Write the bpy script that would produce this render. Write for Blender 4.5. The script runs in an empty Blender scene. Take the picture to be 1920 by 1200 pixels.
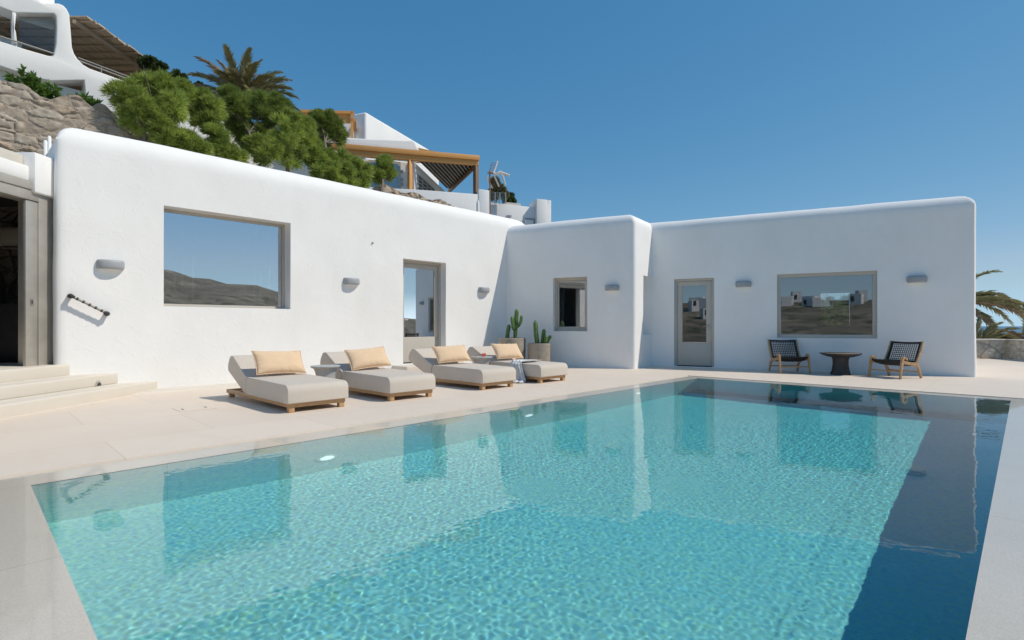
import bpy, bmesh, math, random
import numpy as np
from mathutils import Vector, Matrix, noise

C = bpy.context.scene.collection
SC = bpy.context.scene
R = math.radians
random.seed(7)

# ------------------------------------------------------------------ camera, sky, sun, exposure
# world axes: X along the long side of the pool, Y across it towards the villa, Z up; deck at z = 0
H = 1.05
CX, CY, F = 960.0, 611.0, 996.0
FX, FY = 0.7193, 0.6947            # camera heading in X, Y
cam = bpy.data.cameras.new('camera')
cam.sensor_width = 36.0
cam.lens = F / 1920.0 * 36.0
cam.shift_y = (CY - 600.0) / 1920.0
cam.clip_start = 0.05
cam.clip_end = 60000
co = bpy.data.objects.new('camera', cam)
C.objects.link(co)
co.location = (0, 0, H)
co.rotation_euler = (R(90), 0, -math.atan2(FX, FY))
SC.camera = co

SUN = Vector((0.74, -1.0, 1.5)).normalized()
SKY_FIT = ((1.20, 0.90), (0.66, 0.575), (0.457, 0.58))
world = bpy.data.worlds.new('World')
SC.world = world
world.use_nodes = True
wn = world.node_tree.nodes
bg = wn['Background']
sky = wn.new('ShaderNodeTexSky')
sky.sky_type = 'NISHITA'
sky.sun_disc = False
sky.sun_elevation = math.asin(SUN.z)
sky.sun_rotation = math.atan2(SUN.x, SUN.y)
sky.altitude = 0
sky.air_density = 0.8
sky.dust_density = 0.0
sky.ozone_density = 6.0
SKY_S = 0.13
# deep Aegean blue: each channel of the sky on its own gamma
_sp = wn.new('ShaderNodeSeparateColor'); _cb = wn.new('ShaderNodeCombineColor')
world.node_tree.links.new(sky.outputs[0], _sp.inputs[0])
for _i, (_p, _a) in enumerate(SKY_FIT):
    _m = wn.new('ShaderNodeMath'); _m.operation = 'MULTIPLY'; _m.inputs[1].default_value = SKY_S
    _q = wn.new('ShaderNodeMath'); _q.operation = 'POWER'; _q.inputs[1].default_value = _p
    _r = wn.new('ShaderNodeMath'); _r.operation = 'MULTIPLY'; _r.inputs[1].default_value = _a / SKY_S
    world.node_tree.links.new(_sp.outputs[_i], _m.inputs[0]); world.node_tree.links.new(_m.outputs[0], _q.inputs[0])
    world.node_tree.links.new(_q.outputs[0], _r.inputs[0]); world.node_tree.links.new(_r.outputs[0], _cb.inputs[_i])
# near the horizon the haze stays pale blue: red never above, blue never below its share of green
_g = _cb.inputs[1].links[0].from_socket; _lk = world.node_tree.links
for _i, _op, _k in ((0, 'MINIMUM', 0.68), (2, 'MAXIMUM', 1.22)):
    _x = wn.new('ShaderNodeMath'); _x.operation = 'MULTIPLY'; _x.inputs[1].default_value = _k; _lk.new(_g, _x.inputs[0])
    _y = wn.new('ShaderNodeMath'); _y.operation = _op; _lk.new(_cb.inputs[_i].links[0].from_socket, _y.inputs[0]); _lk.new(_x.outputs[0], _y.inputs[1])
    _lk.new(_y.outputs[0], _cb.inputs[_i])
# extra white glare added round the sun, out of view, to brighten shaded walls
_e = wn.new('ShaderNodeMath'); _e.operation = 'MULTIPLY_ADD'; _e.inputs[1].default_value = SKY_S; _e.inputs[2].default_value = -1.0
_f = wn.new('ShaderNodeMath'); _f.operation = 'MAXIMUM'; _f.inputs[1].default_value = 0.0
_v = wn.new('ShaderNodeVectorMath'); _v.operation = 'SCALE'; _v.inputs[0].default_value = (2.0 / SKY_S, 1.9 / SKY_S, 1.75 / SKY_S)
_w = wn.new('ShaderNodeVectorMath'); _w.operation = 'ADD'
_lk.new(_sp.outputs[1], _e.inputs[0]); _lk.new(_e.outputs[0], _f.inputs[0]); _lk.new(_f.outputs[0], _v.inputs['Scale'])
_lk.new(_cb.outputs[0], _w.inputs[0]); _lk.new(_v.outputs[0], _w.inputs[1]); _lk.new(_w.outputs[0], bg.inputs[0])
bg.inputs[1].default_value = SKY_S

sl = bpy.data.lights.new('sun', 'SUN')
sl.energy = 2.95
sl.angle = R(0.53)
sl.color = (1.0, 0.915, 0.79)
so = bpy.data.objects.new('sun', sl)
C.objects.link(so)
so.rotation_euler = (-SUN).to_track_quat('-Z', 'Y').to_euler()
so.location = (0, -20, 30)

SC.view_settings.view_transform = 'Standard'
SC.view_settings.look = 'None'
SC.view_settings.gamma = 1.0
SC.view_settings.exposure = 0.22
cy = SC.cycles
cy.use_denoising = True
cy.max_bounces = 10
cy.diffuse_bounces = 6
cy.glossy_bounces = 5
cy.transmission_bounces = 8
cy.transparent_max_bounces = 12
cy.caustics_reflective = False
cy.caustics_refractive = True
cy.sample_clamp_indirect = 6.0
cy.volume_max_steps = 16

# ------------------------------------------------------------------ helpers
def ray(px, py):
    """direction (per metre of depth) through a pixel of the 1920x1200 photograph"""
    r = (px - CX) / F
    return Vector((FX + FY * r, FY - FX * r, (CY - py) / F))
def at(px, py, d):
    return Vector((0, 0, H)) + ray(px, py) * d
def onz(px, py, z=0.0):
    q = ray(px, py)
    return Vector((0, 0, H)) + q * ((z - H) / q.z)
def ony(px, py, y):
    q = ray(px, py)
    return Vector((0, 0, H)) + q * (y / q.y)
def onplane(px, py, p, n):
    q = ray(px, py); o = Vector((0, 0, H))
    return o + q * ((Vector(p) - o).dot(Vector(n)) / q.dot(Vector(n)))

class MB:
    def __init__(s):
        s.v = []; s.f = []
    def add(s, vs, fs):
        o = len(s.v)
        s.v += [tuple(p) for p in vs]
        s.f += [tuple(i + o for i in f) for f in fs]
        return s
    def box(s, lo, hi, M=None):
        x0, y0, z0 = lo; x1, y1, z1 = hi
        vs = [Vector(p) for p in ((x0,y0,z0),(x1,y0,z0),(x1,y1,z0),(x0,y1,z0),(x0,y0,z1),(x1,y0,z1),(x1,y1,z1),(x0,y1,z1))]
        if M: vs = [M @ p for p in vs]
        return s.add(vs, [(0,3,2,1),(4,5,6,7),(0,1,5,4),(1,2,6,5),(2,3,7,6),(3,0,4,7)])
    def bar(s, a, b, w, h, up=(0,0,1)):
        """rectangular bar from a to b: w sideways, h along up"""
        a = Vector(a); b = Vector(b); d = (b - a)
        L = d.length; d = d / L
        side = d.cross(Vector(up))
        if side.length < 1e-4: side = d.cross(Vector((1,0,0)))
        side.normalize(); u = side.cross(d)
        M = Matrix((side, d, u)).transposed().to_4x4(); M.translation = a
        return s.box((-w/2, 0, -h/2), (w/2, L, h/2), M)
    def prism(s, poly, ext):
        """poly: list of 3D points in a plane, extruded by vector ext"""
        n = len(poly); e = Vector(ext)
        vs = [Vector(p) for p in poly] + [Vector(p) + e for p in poly]
        fs = [tuple(range(n))[::-1], tuple(range(n, 2*n))]
        fs += [(i, (i+1) % n, n + (i+1) % n, n + i) for i in range(n)]
        return s.add(vs, fs)
    def tube(s, pts, r, seg=8, closed=False):
        pts = [Vector(p) for p in pts]; n = len(pts)
        rr = r if isinstance(r, (list, tuple)) else [r] * n
        vs = []; prev = None
        for i, p in enumerate(pts):
            if closed: t = pts[(i+1) % n] - pts[i-1]
            else: t = pts[min(i+1, n-1)] - pts[max(i-1, 0)]
            t.normalize()
            if prev is None:
                a = t.cross(Vector((0,0,1)))
                if a.length < 1e-3: a = t.cross(Vector((1,0,0)))
            else:
                a = prev - t * prev.dot(t)
            a.normalize(); prev = a; b = t.cross(a)
            for k in range(seg):
                w = 2*math.pi*k/seg
                vs.append(p + (a*math.cos(w) + b*math.sin(w)) * rr[i])
        fs = []
        for i in range(n if closed else n-1):
            j = (i+1) % n
            for k in range(seg):
                l = (k+1) % seg
                fs.append((i*seg+k, i*seg+l, j*seg+l, j*seg+k))
        if not closed:
            fs.append(tuple(range(seg))[::-1]); fs.append(tuple(range((n-1)*seg, n*seg)))
        return s.add(vs, fs)
    def lathe(s, prof, seg=32, center=(0,0,0)):
        c = Vector(center); vs = []; fs = []
        for r, z in prof:
            for k in range(seg):
                w = 2*math.pi*k/seg
                vs.append(c + Vector((r*math.cos(w), r*math.sin(w), z)))
        for i in range(len(prof)-1):
            for k in range(seg):
                l = (k+1) % seg
                fs.append((i*seg+k, i*seg+l, (i+1)*seg+l, (i+1)*seg+k))
        fs.append(tuple(range(seg))[::-1]); fs.append(tuple(range((len(prof)-1)*seg, len(prof)*seg)))
        return s.add(vs, fs)
    def build(s, name, mat, parent=None, smooth=None, bevel=0, seg=2, local=None, fix=True):
        me = bpy.data.meshes.new(name)
        vs = s.v
        if local is not None:
            l = Vector(local); vs = [tuple(Vector(p) - l) for p in s.v]
        me.from_pydata(vs, [], s.f); me.update()
        if fix or bevel:
            bm = bmesh.new(); bm.from_mesh(me)
            if fix: bmesh.ops.recalc_face_normals(bm, faces=bm.faces)
            if bevel:
                es = [e for e in bm.edges if e.is_manifold and e.calc_face_angle(0) > 0.6]
                bmesh.ops.bevel(bm, geom=es, offset=bevel, segments=seg, profile=0.5, affect='EDGES', clamp_overlap=True)
            bm.to_mesh(me); bm.free()
        if smooth or bevel:
            for p in me.polygons: p.use_smooth = True
            me.set_sharp_from_angle(angle=R(smooth if smooth and smooth is not True else 40))
        return link(name, me, mat, parent, local)

def link(name, me, mat, parent=None, local=None):
    o = bpy.data.objects.new(name, me)
    C.objects.link(o)
    if mat is not None:
        for m in (mat if isinstance(mat, (list, tuple)) else [mat]): me.materials.append(m)
    if local is not None: o.location = local
    if parent is not None: o.parent = parent
    return o
def tag(o, label=None, cat=None, group=None, kind=None):
    if label: o['label'] = label
    if cat: o['category'] = cat
    if group: o['group'] = group
    if kind: o['kind'] = kind
    return o
def empty(name, loc=(0,0,0), rz=0.0):
    o = bpy.data.objects.new(name, None); C.objects.link(o)
    o.location = loc; o.rotation_euler = (0, 0, rz)
    o.empty_display_size = 0.2
    return o
def copy_tree(o, parent=None):
    c = o.copy(); C.objects.link(c)
    if parent is not None: c.parent = parent
    for ch in [x for x in C.objects if x.parent == o]:
        copy_tree(ch, c)
    return c
def struct(o):
    o['kind'] = 'structure'; return o

# ------------------------------------------------------------------ materials
class NT:
    def __init__(s, name):
        s.m = bpy.data.materials.new(name); s.m.use_nodes = True
        s.t = s.m.node_tree; s.n = s.t.nodes; s.b = s.n['Principled BSDF']
        s.out = s.n['Material Output']
    def new(s, typ, **kw):
        x = s.n.new(typ)
        for k, v in kw.items():
            if k in x.inputs.keys(): x.inputs[k].default_value = v
            else: setattr(x, k, v)
        return x
    def lk(s, a, b): s.t.links.new(a, b)
    def noise(s, scale, detail=4, rough=0.55, vec=None, dist=0.0):
        x = s.new('ShaderNodeTexNoise'); x.inputs['Scale'].default_value = scale
        x.inputs['Detail'].default_value = detail; x.inputs['Roughness'].default_value = rough
        x.inputs['Distortion'].default_value = dist
        s.lk(vec if vec is not None else s.obj(), x.inputs['Vector'])
        return x
    def obj(s):
        if not hasattr(s, '_o'): s._o = s.new('ShaderNodeNewGeometry').outputs['Position']
        return s._o
    def objc(s):
        if not hasattr(s, '_oc'): s._oc = s.new('ShaderNodeTexCoord').outputs['Object']
        return s._oc
    def scaled(s, vec, sc):
        x = s.new('ShaderNodeMapping'); s.lk(vec, x.inputs[0]); x.inputs['Scale'].default_value = sc
        return x.outputs[0]
    def ramp(s, fac, stops):
        x = s.new('ShaderNodeValToRGB'); s.lk(fac, x.inputs[0])
        e = x.color_ramp.elements
        while len(e) < len(stops): e.new(0.5)
        for i, (p, c) in enumerate(stops):
            e[i].position = p; e[i].color = (*c, 1) if len(c) == 3 else c
        return x.outputs[0]
    def mix(s, fac, a, b, mode='MIX'):
        x = s.new('ShaderNodeMix'); x.data_type = 'RGBA'; x.blend_type = mode
        for sock, v in ((x.inputs[0], fac), (x.inputs[6], a), (x.inputs[7], b)):
            if isinstance(v, (int, float)): sock.default_value = v
            elif isinstance(v, tuple): sock.default_value = (*v, 1) if len(v) == 3 else v
            else: s.lk(v, sock)
        return x.outputs[2]
    def math(s, op, a, b=0.0, c=None):
        x = s.new('ShaderNodeMath'); x.operation = op
        for i, v in enumerate((a, b) if c is None else (a, b, c)):
            if isinstance(v, (int, float)): x.inputs[i].default_value = v
            else: s.lk(v, x.inputs[i])
        return x.outputs[0]
    def bump(s, h, strength=0.3, dist=0.01):
        x = s.new('ShaderNodeBump'); x.inputs['Strength'].default_value = strength
        x.inputs['Distance'].default_value = dist
        s.lk(h, x.inputs['Height']); s.lk(x.outputs[0], s.b.inputs['Normal'])
        return x
    def set(s, **kw):
        for k, v in kw.items():
            i = s.b.inputs[k.replace('_', ' ')]
            if isinstance(v, (int, float)): i.default_value = v
            elif isinstance(v, tuple): i.default_value = (*v, 1) if len(v) == 3 else v
            else: s.lk(v, i)
        return s

def simple(name, col, rough=0.6, var=0.15, scale=8.0, bump=0.0, bscale=60.0, local=True, **kw):
    n = NT(name)
    src = n.objc() if local else n.obj()
    f = n.noise(scale, 5, 0.6, src)
    c0 = tuple(max(0, x*(1-var)) for x in col); c1 = tuple(min(1, x*(1+var)) for x in col)
    n.set(Base_Color=n.ramp(f.outputs[0], [(0.3, c0), (0.7, c1)]), Roughness=rough, **kw)
    if bump: n.bump(n.noise(bscale, 3, 0.6, src).outputs[0], bump, 0.01)
    return n.m
M = {}

# plaster: lime-washed stucco, trowel bumps, faint stains
n = NT('white_plaster')
big = n.noise(0.7, 4, 0.6); mid = n.noise(5.0, 5, 0.62); fine = n.noise(55.0, 4, 0.7)
col = n.ramp(big.outputs[0], [(0.3, (0.86, 0.85, 0.835)), (0.7, (0.90, 0.895, 0.88))])
n.set(Base_Color=col, Roughness=0.85)
n.b.inputs['Specular IOR Level'].default_value = 0.25
pock = n.ramp(n.noise(7.0, 2, 0.5, dist=1.2).outputs[0], [(0.57, (0,0,0)), (0.64, (1,1,1))])
scar = n.ramp(n.noise(3.0, 6, 0.75, n.scaled(n.obj(), (1.0, 1.0, 2.2)), 2.0).outputs[0], [(0.60, (0,0,0)), (0.66, (1,1,1))])
h = n.math('MULTIPLY_ADD', fine.outputs[0], 0.10, n.math('MULTIPLY', mid.outputs[0], 0.8))
h = n.math('MULTIPLY_ADD', n.math('MULTIPLY', pock, fine.outputs[0]), 0.7, h)
h = n.math('MULTIPLY_ADD', scar, 0.14, h)
stain = n.ramp(n.noise(1.1, 6, 0.7, n.scaled(n.obj(), (1.0, 1.0, 0.45))).outputs[0], [(0.40, (0.97, 0.967, 0.96)), (0.62, (1, 1, 1))])
n.set(Base_Color=n.mix(1.0, col, stain, 'MULTIPLY'))
n.bump(h, 0.17, 0.02)
M['plaster'] = n.m
M['plaster_inner'] = simple('inner_plaster', (0.62, 0.60, 0.57), 0.9, 0.05, 2.0)

# stone deck: very large pale porcelain slabs, thin joints
def slabs(name, col, joint, sx, sy, rough, coat, var=0.05, speck=0.0, offset=0.5, mort=0.0025):
    n = NT(name)
    br = n.new('ShaderNodeTexBrick')
    n.lk(n.obj(), br.inputs['Vector'])
    br.offset = offset; br.squash = 1.0
    br.inputs['Scale'].default_value = 1.0
    br.inputs['Brick Width'].default_value = sx; br.inputs['Row Height'].default_value = sy
    br.inputs['Mortar Size'].default_value = mort; br.inputs['Mortar Smooth'].default_value = 0.1
    br.inputs['Bias'].default_value = 0
    br.inputs['Color1'].default_value = (0, 0, 0, 1); br.inputs['Color2'].default_value = (1, 1, 1, 1)
    br.inputs['Mortar'].default_value = (0.5, 0.5, 0.5, 1)
    a = n.noise(0.6, 5, 0.6); b = n.noise(2.2, 6, 0.65, n.scaled(n.obj(), (1.0, 0.35, 1.0)), 0.8)
    base = n.mix(a.outputs[0], tuple(x*(1-var) for x in col), tuple(x*(1+var) for x in col))
    base = n.mix(n.math('MULTIPLY', br.outputs['Color'], 0.35), base, tuple(x*(1-1.6*var) for x in col))
    base = n.mix(n.math('MULTIPLY', n.ramp(b.outputs[0], [(0.5, (0,0,0)), (0.75, (1,1,1))]), 0.35), base, (col[0]*0.86, col[1]*0.80, col[2]*0.74))
    if speck:
        s = n.noise(140, 2, 0.7)
        base = n.mix(speck, base, n.ramp(s.outputs[0], [(0.38, tuple(x*0.45 for x in col)), (0.62, tuple(min(1, x*1.45) for x in col))]))
    base = n.mix(n.math('MULTIPLY', br.outputs['Fac'], 0.7), base, joint)
    n.set(Base_Color=base, Roughness=rough)
    if coat:
        n.set(Coat_Weight=coat, Coat_Roughness=0.03, Coat_IOR=1.33)
    hh = n.math('MULTIPLY_ADD', br.outputs['Fac'], -1.0, n.math('MULTIPLY', n.noise(30, 4, 0.6).outputs[0], 0.25))
    n.bump(hh, 0.25, 0.004)
    return n.m
M['deck'] = slabs('deck_stone', (0.735, 0.635, 0.535), (0.40, 0.335, 0.28), 1.8, 1.2, 0.6, 0, 0.075)
M['coping'] = slabs('coping_stone', (0.58, 0.525, 0.445), (0.25, 0.225, 0.19), 2.0, 1.6, 0.35, 0.6, 0.06, 0.17, offset=0.0)
# ------------------------------------------------------------------ pool, deck
PX0, PX1, PY0, PY1 = 0.319, 10.37, 0.145, 4.765      # water
QX0, QX1, QY0, QY1 = -1.0, 10.68, -1.9, 5.13        # outer edge of the coping
WZ = -0.0145
def ring(name, o, i, z, mat, drop=0.0, depth=0.3):
    (ox0, ox1, oy0, oy1), (ix0, ix1, iy0, iy1) = o, i
    m = MB()
    m.add([(ox0,oy0,z),(ox1,oy0,z),(ox1,oy1,z),(ox0,oy1,z),(ix0,iy0,z),(ix1,iy0,z),(ix1,iy1,z),(ix0,iy1,z),
           (ix0,iy0,z-drop),(ix1,iy0,z-drop),(ix1,iy1,z-drop),(ix0,iy1,z-drop)],
          [(0,1,5,4),(1,2,6,5),(2,3,7,6),(3,0,4,7),(4,5,9,8),(5,6,10,9),(6,7,11,10),(7,4,8,11)])
    o = m.build(name, mat, fix=False); return struct(o)
ring('pool_deck', (-9.0, 34.0, -14.0, 30.0), (QX0, QX1, QY0, QY1), 0.0, M['deck'], 0.02)
ring('pool_coping', (QX0-0.05, QX1+0.05, QY0-0.05, QY1+0.05), (PX0, PX1, PY0, PY1), -0.0125, M['coping'], 0.008).cycles.is_caustics_receiver = True

# basin: glass mosaic, turquoise mix
n = NT('pool_mosaic')
vo = n.new('ShaderNodeTexVoronoi'); vo.inputs['Scale'].default_value = 42; vo.inputs['Randomness'].default_value = 0.0
n.lk(n.obj(), vo.inputs['Vector'])
hs = n.new('ShaderNodeSeparateColor'); n.lk(vo.outputs['Color'], hs.inputs[0])
c = n.ramp(hs.outputs[0], [(0.0, (0.45, 0.56, 0.57)), (0.3, (0.62, 0.72, 0.68)), (0.55, (0.72, 0.78, 0.70)), (0.72, (0.24, 0.47, 0.70)), (0.86, (0.30, 0.60, 0.75)), (0.93, (0.80, 0.80, 0.46))])
sp = n.new('ShaderNodeSeparateXYZ'); n.lk(n.obj(), sp.inputs[0])
jl = n.math('MULTIPLY', n.math('COMPARE', sp.outputs[0], 1.10, 0.003), 0.6)     # expansion joint
n.set(Base_Color=n.mix(jl, n.mix(0.6, c, (0.62, 0.735, 0.71)), (0.30, 0.46, 0.46)), Roughness=0.35)
M['mosaic'] = n.m
PD0, PD1 = -1.0, -2.0
UNDERCUT = PY0 - 0.5            # added unseen undercut of basin below the coping, shifts the pool's shadow edge
m = MB()
zt = -0.0128
m.add([(PX0,UNDERCUT,zt),(PX1,UNDERCUT,zt),(PX1,PY1,zt),(PX0,PY1,zt),(PX0,UNDERCUT,PD0),(PX1,UNDERCUT,PD1),(PX1,PY1,PD1),(PX0,PY1,PD0)],
      [(4,5,6,7),(0,4,7,3),(1,2,6,5),(3,7,6,2),(0,1,5,4)])
basin = m.build('pool_basin', M['mosaic'], fix=False); struct(basin)
# flip so that normals look inwards
basin.cycles.is_caustics_receiver = True

# water: real ripples
def water():
    xs = [PX0]; 
    while xs[-1] < PX1: xs.append(xs[-1] + 0.008 + 0.0016*max(0, xs[-1]-1.0))
    xs[-1] = PX1
    xs = np.array(xs); ny = 640
    ys = np.linspace(UNDERCUT, PY1, ny)
    X, Y = np.meshgrid(xs, ys, indexing='ij')
    rng = np.random.default_rng(3)
    Z = np.zeros_like(X)
    for lam0, lam1, cnt, amp in ((0.9, 1.8, 6, 0.0006), (0.24, 0.5, 16, 0.00012), (0.10, 0.17, 30, 0.000055), (0.055, 0.10, 50, 0.000045), (0.035, 0.055, 60, 0.00003)):
        for k in range(cnt):
            lam = rng.uniform(lam0, lam1); th = rng.normal(0.9, 0.8) if lam0 > 0.2 else rng.uniform(0, 6.283)
            ph = rng.uniform(0, 6.283); kk = 2*np.pi/lam
            Z += amp*rng.uniform(0.5, 1.3)/np.sqrt(cnt)*2.0*np.sin(kk*(X*np.cos(th)+Y*np.sin(th)) + ph + 0.8*np.sin(X*1.3+ph)+0.7*np.sin(Y*1.7-ph))
    Z = Z * (0.75 + 0.35*np.sin(X*0.9+1)*np.sin(Y*1.1+0.4))
    for px, py, rad in ((1155, 838, 0.30), (1440, 832, 0.3), (1497, 1085, 0.17)):
        c = onz(px, py, WZ)
        Z *= 1 - 0.75*np.exp(-(((X-c.x)**2+(Y-c.y)**2)/rad**2)**2)
    ed = np.minimum(np.minimum(X-PX0, PX1-X), np.minimum(Y-UNDERCUT, PY1-Y))
    Z *= np.clip(ed/0.03, 0, 1)
    V = np.stack([X, Y, Z + WZ], -1).reshape(-1, 3)
    nx = len(xs)
    i, j = np.meshgrid(np.arange(nx-1), np.arange(ny-1), indexing='ij')
    a = (i*ny + j).ravel()
    Fq = np.stack([a, a+ny, a+ny+1, a+1], -1)
    me = bpy.data.meshes.new('pool_water')
    me.vertices.add(len(V)); me.vertices.foreach_set('co', V.ravel())
    me.loops.add(Fq.size); me.loops.foreach_set('vertex_index', Fq.ravel().astype(np.int32))
    me.polygons.add(len(Fq)); me.polygons.foreach_set('loop_start', np.arange(0, Fq.size, 4, dtype=np.int32))
    me.polygons.foreach_set('use_smooth', np.ones(len(Fq), dtype=bool))
    me.update(); me.validate()
    n = NT('pool_water')
    g = n.new('ShaderNodeBsdfGlass'); g.inputs['IOR'].default_value = 1.37; g.inputs['Roughness'].default_value = 0.0; g.inputs['Color'].default_value = (1, 1, 1, 1)
    n.lk(g.outputs[0], n.out.inputs['Surface'])
    # blue-green absorption, only below the surface
    ab = n.new('ShaderNodeVolumeAbsorption'); ab.inputs['Color'].default_value = (0.0, 0.88, 0.94, 1)
    zz = n.new('ShaderNodeSeparateXYZ'); n.lk(n.obj(), zz.inputs[0])
    n.lk(n.math('MULTIPLY', n.math('LESS_THAN', zz.outputs[2], WZ+0.004), 0.70), ab.inputs['Density'])
    n.lk(ab.outputs[0], n.out.inputs['Volume'])
    o = link('pool_water', me, n.m); struct(o)
    o.cycles.is_caustics_caster = True
    return o
water()
sl.cycles.is_caustics_light = True

# pool lamps set in the long wall below the villa terrace
def refract_hit(px, py):
    """where the line of sight through a pixel meets the pool's long wall, bent by the water"""
    q = ray(px, py).normalized(); p = onz(px, py, WZ)
    e = 1/1.33; cz = -q.z; k = 1 - e*e*(1-cz*cz)
    t = q*e + Vector((0, 0, 1))*(e*cz - math.sqrt(k))
    return p + t*((PY1 - p.y)/t.y)
M['lamp_white'] = simple('lamp_white', (0.80, 0.82, 0.80), 0.4, 0.03)
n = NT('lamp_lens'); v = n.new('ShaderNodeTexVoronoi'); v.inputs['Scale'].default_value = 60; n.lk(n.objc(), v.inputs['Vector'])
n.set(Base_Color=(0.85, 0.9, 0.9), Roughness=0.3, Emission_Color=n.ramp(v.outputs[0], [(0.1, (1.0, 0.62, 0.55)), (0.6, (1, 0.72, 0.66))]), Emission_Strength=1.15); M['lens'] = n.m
M['steel'] = simple('brushed_steel', (0.46, 0.43, 0.385), 0.4, 0.12, 3.0, Metallic=0.4)
for (px, py), lab in zip(((612, 861), (990, 780), (1195, 738)), ('white round underwater lamp nearest the camera in the pool wall', 'white round underwater lamp in the pool wall in front of the towel lounger', 'white round underwater lamp near the far corner of the pool')):
    c = refract_hit(px, py); print('LAMP', c)
    t = tag(empty('pool_lamp', c), lab, 'pool lamp', 'underwater lamps in the long pool wall')
    q = MB(); q.lathe([(0.09, 0.0), (0.108, 0.004), (0.11, 0.012), (0.09, 0.02)], 28)
    rm_ = Matrix.Rotation(R(90), 4, 'X')
    q.v = [tuple(rm_ @ Vector(p)) for p in q.v]; q.build('lamp_rim', M['lamp_white'], t, smooth=40).cycles.is_caustics_receiver = True
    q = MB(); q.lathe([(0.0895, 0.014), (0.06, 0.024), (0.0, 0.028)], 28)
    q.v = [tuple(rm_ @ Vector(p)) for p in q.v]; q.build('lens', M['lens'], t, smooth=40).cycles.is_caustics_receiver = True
# ------------------------------------------------------------------ villa
def wall_block(name, foot, z0, z1, rad, parent, seed, cuts, rooms, vrad=0.07):
    """foot: CCW footprint; rounded block, plaster wobble, rooms hollowed and openings cut"""
    m = MB(); m.prism([(x, y, z0) for x, y in foot], (0, 0, z1 - z0))
    me = bpy.data.meshes.new(name); me.from_pydata(m.v, [], m.f); me.update()
    bm = bmesh.new(); bm.from_mesh(me); bmesh.ops.recalc_face_normals(bm, faces=bm.faces)
    es = [e for e in bm.edges if min(v.co.z for v in e.verts) > z1 - 1e-4]
    bmesh.ops.bevel(bm, geom=es, offset=rad, segments=8, profile=0.5, affect='EDGES', clamp_overlap=True)
    es = [e for e in bm.edges if abs(e.verts[0].co.z-e.verts[1].co.z) > 1.0 and e.calc_face_angle(0) > 0.8]
    bmesh.ops.bevel(bm, geom=es, offset=vrad, segments=4, profile=0.5, affect='EDGES', clamp_overlap=True)
    bm.to_mesh(me); bm.free()
    o = link(name, me, M['plaster'])
    rm = o.modifiers.new('r', 'REMESH'); rm.mode = 'VOXEL'; rm.voxel_size = 0.05; rm.use_smooth_shade = True
    dg = bpy.context.evaluated_depsgraph_get()
    me2 = bpy.data.meshes.new_from_object(o.evaluated_get(dg))
    o.modifiers.clear(); o.data = me2
    nv = len(me2.vertices); cc = np.empty(nv*3, np.float32); me2.vertices.foreach_get('co', cc)
    nn = np.empty(nv*3, np.float32); me2.vertices.foreach_get('normal', nn)
    cc = cc.reshape(-1, 3); nn = nn.reshape(-1, 3)
    for i in range(nv):
        p = Vector(cc[i])
        d = 0.016*noise.noise(p*0.55 + Vector((seed, 0, 0))) + 0.006*noise.noise(p*1.9 + Vector((0, seed, 0)))
        cc[i] += nn[i]*d
    me2.vertices.foreach_set('co', cc.ravel()); me2.update()
    for pts, ext in rooms + cuts:
        k = MB(); k.prism(pts, ext); c = k.build('cutter', M['plaster'])
        bo = o.modifiers.new('b', 'BOOLEAN'); bo.operation = 'DIFFERENCE'; bo.object = c; bo.solver = 'EXACT'
        dg = bpy.context.evaluated_depsgraph_get(); dg.update()
        me3 = bpy.data.meshes.new_from_object(o.evaluated_get(dg))
        o.modifiers.clear(); o.data = me3
        bpy.data.objects.remove(c, do_unlink=True)
    me = o.data
    me.materials.clear(); me.materials.append(M['plaster'])
    for p in me.polygons: p.use_smooth = True; p.material_index = 0
    me.set_sharp_from_angle(angle=R(35))
    o.parent = villa; o.matrix_parent_inverse = INV; o.name = name
    return o

class Wall:
    """frame of a facade: p0 on the wall at the ground, e along, nrm outward"""
    def __init__(s, p0, e):
        s.p0 = Vector((p0[0], p0[1], 0)); s.e = Vector((e[0], e[1], 0)).normalized()
        s.n = Vector((s.e.y, -s.e.x, 0))     # outward (right of e)
    def P(s, a, z, d=0.0):
        return s.p0 + s.e*a + s.n*d + Vector((0, 0, z))
    def px(s, x, y):
        q = onplane(x, y, s.p0, s.n); return ((q - s.p0).dot(s.e), q.z)
    def rect(s, a0, a1, z0, z1, d=0.0):
        return [s.P(a0, z0, d), s.P(a1, z0, d), s.P(a1, z1, d), s.P(a0, z1, d)]
WL = Wall((0.0, 10.176), (1, 0))                       # long sunlit wall, a = world X
RE = Vector((14.46, 0.703, 0)); RD = Vector((0.2935, -0.956, 0))
WR = Wall((12.52, 7.017), RD)                          # right wall in shade
WM = Wall((10.35, 10.12), (1.006, -3.295))             # middle block
ME = WM.e; CE = Vector((11.356, 6.825, 0))
villa = tag(empty('white_villa', (6, 11, 0)), 'low whitewashed pool house with rounded parapets, grey framed windows and doors along the pool terrace', 'house')
INV = Matrix.Translation((-6, -11, 0))

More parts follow.
